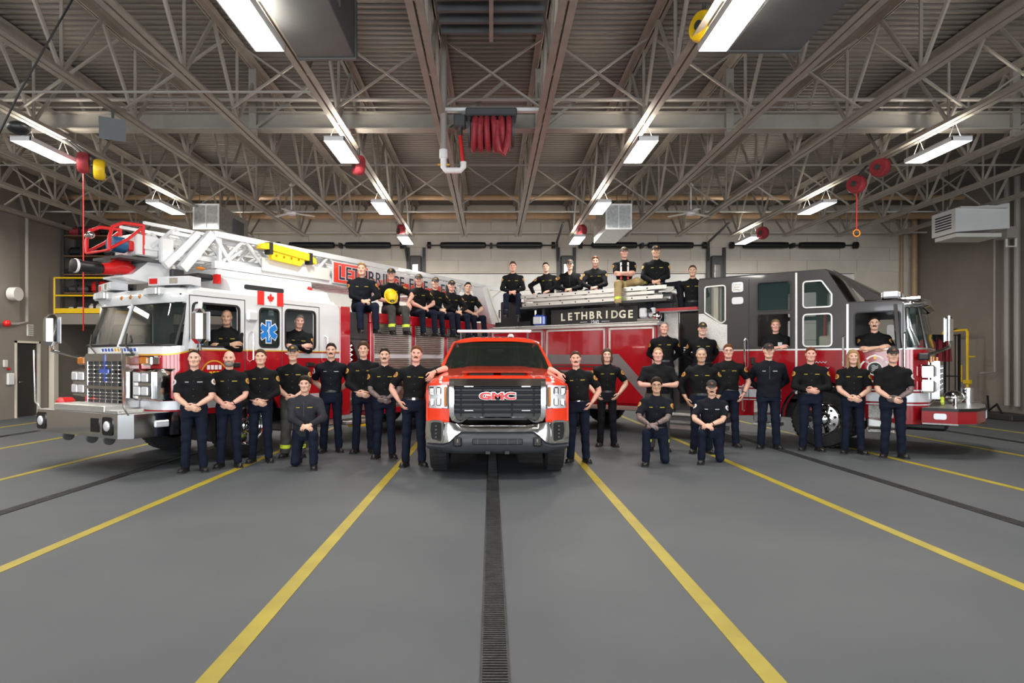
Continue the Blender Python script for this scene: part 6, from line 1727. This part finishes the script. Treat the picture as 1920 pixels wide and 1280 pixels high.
    def chest(x, z, w, h, m, nm, th=.004):
        y0 = surface_y(x - w / 2, z); y1 = surface_y(x + w / 2, z); ym = min(surface_y(x, z), (y0 + y1) / 2)
        mb = MB(); e = .008
        C = []
        for zz in (z - h / 2, z + h / 2): C += [T((x - w / 2, y0 - e, zz)) * s, T((x, ym - e, zz)) * s, T((x + w / 2, y1 - e, zz)) * s]
        Bk = [c + R @ A(0, .012, 0) * s for c in C]
        mb.add(C + Bk, [(0, 1, 4, 3), (1, 2, 5, 4), (6, 9, 10, 7), (7, 10, 11, 8), (0, 6, 7, 1), (1, 7, 8, 2), (3, 4, 10, 9), (4, 5, 11, 10), (0, 3, 9, 6), (2, 8, 11, 5)])
        mb.build(nm, m, shirt_o, smooth=0)
    if tags:
        chest(-.088, .385, .052, .011, tags, 'name_tape'); chest(.088, .385, .072, .012, tags, 'unit_tape')
    if chest_print: chest(.08, .36, .075, .075, 'patch_white', 'chest_print')
    if not jacket and tags:
        for zz in (.28, .18, .40): chest(0, zz, .010, .010, 'dark_grey', 'button')
    if jacket: chest(0, .36, .006, .22, 'dark_grey', 'zip')
    if suspenders:
        for sd in (-1, 1):
            for a, b, m_ in ((.10, .2, 'red_part'), (.2, .49, 'reflective')): 
                for q in range(3): chest(sd * .08, a + (b - a) * (q + .5) / 3, .04, (b - a) / 3 + .002, m_, 'suspender')
    if patch:
        for sd in patch_sides:
            sh, el_, wr = ARM[sd]; ax_ = unit(el_ - sh); out = sh - T((0, .012, .40)); out = unit(out - (out @ ax_) * ax_ + R @ A(0, -.10, 0)); out = unit(out - (out @ ax_) * ax_)
            tng = np.cross(ax_, out); c = sh + ax_ * .085
            mb = MB(); r0 = .069 + gr * .5
            n_ = 12
            def ring_p(f): return [(c + ax_ * (.046 * f * math.sin(t)) + (r0 + .005) * (out * math.cos(.55 * f * math.cos(t)) + tng * math.sin(.55 * f * math.cos(t))) - 0) * s for t in np.linspace(0, 2 * math.pi, n_, endpoint=False)]
            mb.loft([ring_p(1.0), ring_p(.62)], cap=False); mb.cm = 1; mb.loft([ring_p(.62), ring_p(.03)], cap=False)
            back = [p - out * .012 * s for p in ring_p(1.0)]; mb.cm = 0; mb.loft([back, ring_p(1.0)], cap=False)
            mb.build('shoulder_patch', [patch, 'patch_red' if patch != 'patch_red' else 'patch_white'], shirt_o, smooth=60)
    return root
# ---------------------------------------------------------------- the crew
def LW(x, y, z): return (-4.04 + .504 * x - .864 * y, 10.75 + .864 * x + .504 * y, z)
_c, _s = math.cos(math.radians(37.5)), math.sin(math.radians(37.5))
def RWd(x, y, z): return (6.14 + _c * x + _s * y, 11.9 - _s * x + _c * y, z)
def face(x, y, k=.75): return -k * math.atan2(x, y)
G1 = 'crew standing left of the pickup'; G2 = 'crew standing right of the pickup'; G3 = 'crew seated on the ladder truck'; G4 = 'crew seated on the right engine'; G5 = 'crew leaning out of the cabs'
def stand(lab, x, y, H, **k): return person(lab, (x, y, 0), H, face(x, y), group=G1 if x < 0 else G2, **k)
stand('person at far left in black short sleeves with a white shoulder patch, hands clasped', -4.37, 9.42, 1.78, hair='reced', haircol='hair_dark', patch='patch_white', tags='tag_white', wide=1.05)
stand('second person from the left in black short sleeves with clasped hands and a watch', -4.02, 9.82, 1.78, hair='bald', beard='hair_grey', skin='pink', wide=1.06, watch=1)
stand('third person from the left in a long black sleeved shirt, hands clasped low', -3.71, 10.3, 1.81, sleeve='long', hair='short', haircol='hair_brown', wide=1.04, head='b', top='shirt_black')
stand('person in a black cap and bunker trousers standing behind the kneeler at left', -3.36, 10.85, 1.88, capm='cap_black', hair='short', legs='bunker', smile=True, patch='patch_gold')
person('person kneeling at left in a dark grey zip jacket, forearms on knee', (-2.90, 9.98, 0), 1.83, .15, pose='kneel', arms='kneel', sleeve='long', jacket=True, top='shirt_grey', hair='full', haircol='hair_dark', side=1, smile=True, group=G1, wide=1.05, lean=.06, patch=None, head='c')
stand('person in black short sleeves with hands behind back beside the kneeler', -2.86, 11.44, 1.94, arms='behind', hair='short', haircol='hair_dark', mous='hair_dark', tags='tag_white', top='shirt_navy', patch='patch_white', wide=1.02)
stand('seventh standing person from the left in a long sleeved black shirt', -2.27, 11.37, 1.96, sleeve='long', hair='full', haircol='hair_brown', wide=1.0)
stand('person in black short sleeves, hands clasped, next to the left hood leaner', -1.79, 10.75, 1.84, hair='short', haircol='hair_dark', mous='hair_brown', tattoo=0, wide=1.03)
stand('person in black short sleeves leaning one elbow on the left of the pickup hood', -1.20, 9.93, 1.86, arms='pocket', hair='short', haircol='hair_auburn', mous='hair_auburn', roll=.05, skin='pink', wide=1.0,
      armspec={1: ((.30, -.20, .46), (1, .0, .35), (-.5, -.3, -.8), 'relax', (-.5, .8, 0))}, watch=1)
stand('person in black short sleeves leaning an arm on the right of the pickup hood', 1.40, 10.29, 1.78, arms='pocket', hair='short', haircol='hair_brown', mous='hair_brown', roll=-.06, skin='pink', wide=1.08, belly=.05,
      armspec={-1: ((-.32, -.30, .50), (-1, -.1, .6), (.35, -.4, -.8), 'relax', (.5, .8, 0))})
stand('person in black short sleeves, hands in pockets, standing right of the pickup leaner', 2.21, 12.22, 1.86, arms='pocket', hair='bob', haircol='hair_brown', wide=.94, head='c', legs='trouser_black')
stand('person in a plain black t-shirt and bunker trousers standing behind a kneeler', 3.02, 11.6, 1.87, arms='stomach', hair='buzz', haircol='hair_blond', skin='pink', tags=None, patch=None, wide=1.2, belly=.06, legs='bunker', head='b', chest_print=False)
person('person kneeling in glasses and short sleeves in front of the red engine doors', (2.65, 10.27, 0), 1.79, -.22, pose='kneel', arms='kneel', hair='full', haircol='hair_dark', skin='tan', glasses=True, tattoo=0, side=-1, group=G2, lean=.06, watch=1, top='shirt_navy')
person('person kneeling in a black cap with a white shoulder patch', (3.58, 10.4, 0), 1.72, -.3, pose='kneel', arms='kneel', capm='cap_black', hair='short', haircol='hair_brown', mous='hair_dark', patch='patch_white', tags='tag_white', side=-1, group=G2, lean=.10, watch=1, top='shirt_navy')
stand('person in a long sleeved black shirt standing behind the capped kneeler', 3.71, 11.3, 1.85, sleeve='long', arms='side', hair='reced', haircol='hair_grey', skin='tan', wide=1.06)
stand('person in glasses and black short sleeves, arms at sides, beside the engine cab', 4.50, 12.15, 1.94, arms='side', hair='short', haircol='hair_auburn', glasses=True, skin='pink', wide=1.02, watch=1, belly=.03)
stand('person in a black cap and navy quarter zip jacket with hands behind back', 5.16, 11.9, 1.94, arms='behind', sleeve='long', jacket=True, top='shirt_navy', capm='cap_black', hair='short', haircol='hair_auburn', patch=None, tags='tag_white', wide=1.1)
stand('person in a long sleeved dark shirt, hands clasped high, in front of the engine wheel', 5.80, 11.62, 1.87, sleeve='long', top='shirt_black', hair='short', haircol='hair_auburn', skin='pink', wide=1.08, armspec={-1: ((-.045, -.20, .10), (-1, .35, -.2)), 1: ((.05, -.19, .115), (1, .35, -.2))})
stand('person second from the right in black short sleeves with a wristwatch, hands clasped', 6.36, 11.25, 1.82, hair='long', haircol='hair_blond', wide=.92, head='c', watch=1, smile=True)
stand('person at far right in a dark cap and short sleeves, hands clasped', 6.78, 10.80, 1.84, capm='cap_black', hair='short', haircol='hair_dark', tattoo=1, patch='patch_white', tags=None, wide=1.1, patch_sides=(1,))
# on the crew step of the right engine
person('person in a long sleeved black shirt standing on the engine step', RWd(-3.0, -.12, .555), 1.90, -.25, arms='behind', sleeve='long', hair='buzz', haircol='hair_grey', skin='pink', wide=1.08, legs='trouser_black', group=G2)
person('person in a black cap standing on the engine step by the tread plate', RWd(-2.14, -.24, .555), 1.84, -.2, arms='behind', sleeve='long', capm='cap_black', hair='short', wide=1.1, legs='trouser_black', group=G2)
# seated along the ladder truck
def lsit(lab, t, H, **k):
    kw = dict(pose='sit', arms='lap', twist=-.35, turn=-.15, lean=.08, group=G3); kw.update(k)
    yaw = kw.pop('yaw', .62)
    return person(lab, LW(t, .27, 2.67), H, yaw, **kw)
lsit('person seated first on the ladder truck in a long sleeved navy shirt', 3.05, 1.93, sleeve='long', top='shirt_navy', hair='short', haircol='hair_blond', wide=1.14, yaw=.45, twist=-.25, head='b')
lsit('person seated on the ladder truck in bunker trousers holding a yellow helmet', 4.02, 1.92, capm='cap_black', hair='short', legs='bunker', skin='pink', wide=1.06, yaw=.5, twist=-.3, smile=True,
     armspec={-1: ((-.15, -.30, .14), (-1, .3, -.3), (.6, -.5, -.2), 'relax', (.3, .3, 1)), 1: ((.24, -.36, .13), (1, .2, 0), (0, -.5, -.8), 'flat', (0, .6, -.8))}, arms='knees')
lsit('person seated on the ladder truck in a dark cap and short sleeves, forearms on knee', 5.03, 1.90, capm='cap_grey', hair='short', skin='pink', smile=True, wide=1.03)
lsit('person seated on the ladder truck in a grey cap and long sleeves, fourth along', 5.70, 1.90, capm='cap_grey', hair='short', sleeve='long', yaw=.75, smile=True, wide=1.0)
lsit('person seated on the ladder truck in a dark cap and long sleeves, fifth along', 6.42, 1.90, capm='cap_black', hair='short', sleeve='long', yaw=.72, skin='pink', wide=1.03)
lsit('person seated on the ladder truck in short sleeves, last before the turntable', 7.20, 1.98, hair='short', haircol='hair_dark', yaw=.7, wide=1.02)
hx, hy, hz_ = LW(4.02, .27, 2.67)
hm = thing('fire_helmet', 'yellow firefighter helmet held on a knee on the ladder truck', 'helmet', (hx + .07, hy - .42, hz_ + .36), .4)
hm.rotation_euler = (math.radians(62), 0, .35)
link('shell', lib('helmet_shell', helmet_fn, (-.17, -.2, -.03), (.17, .23, .14), .011, 'yellow_box'), hm)
MB().ball((0, -.152, .045), (.045, .012, .05), 14, 8).build('badge', 'navy', hm); MB().ball((0, -.160, .045), (.028, .010, .032), 12, 6).build('badge_centre', 'silver_stripe', hm)
# leaning out of the cabs
person('person leaning out of the ladder truck driver window in a black shirt', LW(-.30, .22, 1.62), 1.80, .38, pose='upper', arms='crossed', sleeve='long', hair='bald', skin='tan', lean=.12, patch=None, group=G5, turn=-.1)
person('person with folded arms in the rear window of the ladder truck cab', LW(1.20, .24, 1.63), 1.82, .42, pose='upper', arms='crossed', sleeve='long', hair='short', haircol='hair_grey', skin='pink', lean=.12, group=G5, wide=1.08, roll=.08)
person('person in a black t-shirt with folded arms in the engine crew window', RWd(-.86, .26, 1.60), 1.79, -.45, pose='upper', arms='crossed', hair='short', haircol='hair_blond', skin='pink', lean=.06, tags=None, patch=None, chest_print=True, group=G5, wide=1.05)
person('person with folded bare forearms in the engine front door window', RWd(.82, .24, 1.585), 1.79, -.50, pose='upper', arms='crossed', hair='short', haircol='hair_dark', mous='hair_dark', skin='fair', lean=.08, group=G5, wide=1.08, tags=None)
# on top of the right engine
def rsit(lab, x, y, z, H, **k):
    kw = dict(pose='sit', arms='lap', twist=.1, group=G4); kw.update(k); yaw = kw.pop('yaw', -.25)
    return person(lab, RWd(x, y, z), H, yaw, **kw)
rsit('person seated at the left end of the right engine with legs hanging, hands clasped', -7.30, .36, 3.19, 1.90, sleeve='long', hair='short', haircol='hair_brown', skin='pink', yaw=-.08, twist=0, lean=.1)
rsit('person seated behind the ground ladder leaning on one straight arm', -6.66, 1.05, 3.22, 1.86, sleeve='long', hair='short', haircol='hair_dark', roll=-.08, armspec={-1: ((-.36, -.05, .06), (-1, .5, .2), (0, -.2, -1), 'flat', (1, .2, 0))}, wide=.98)
rsit('person in a dark cap and black jacket leaning forward behind the ground ladder', -5.98, 1.02, 3.22, 1.86, sleeve='long', jacket=True, top='shirt_black', capm='cap_grey', hair='short', lean=.32, smile=True, tags=None, tilt=-.25)
rsit('person in a long sleeved black shirt with clasped hands behind the ground ladder', -5.26, 1.02, 3.22, 1.88, sleeve='long', hair='short', haircol='hair_auburn', skin='pink', lean=.12, wide=1.08)
rsit('person in pale suspenders with folded arms seated on the ground ladder', -4.16, .36, 3.29, 1.78, arms='crossed', capm='cap_grey', hair='short', skin='pink', suspenders=True, tags=None, legs='bunker_tan', wide=1.1, patch='patch_gold',
     legspec={-1: ((-.12, -.42, .06), (-.12, -.46, -.36)), 1: ((.30, -.30, .12), (.46, -.05, .10))})
rsit('person in a black cap seated highest at the right end of the ladder', -3.50, .62, 3.19, 1.97, sleeve='long', capm='cap_black', hair='short', skin='tan', wide=1.12, legs='trouser_black',
     legspec={-1: ((-.10, -.42, .05), (-.12, -.42, -.36)), 1: ((.46, -.16, .12), (.50, -.20, -.34))})
person('person in a long sleeved black shirt standing behind the engine pump panel', RWd(-2.68, .68, 1.91), 1.81, -.35, arms='behind', sleeve='long', hair='short', haircol='hair_brown', skin='tan', group=G4, legs='trouser_black')
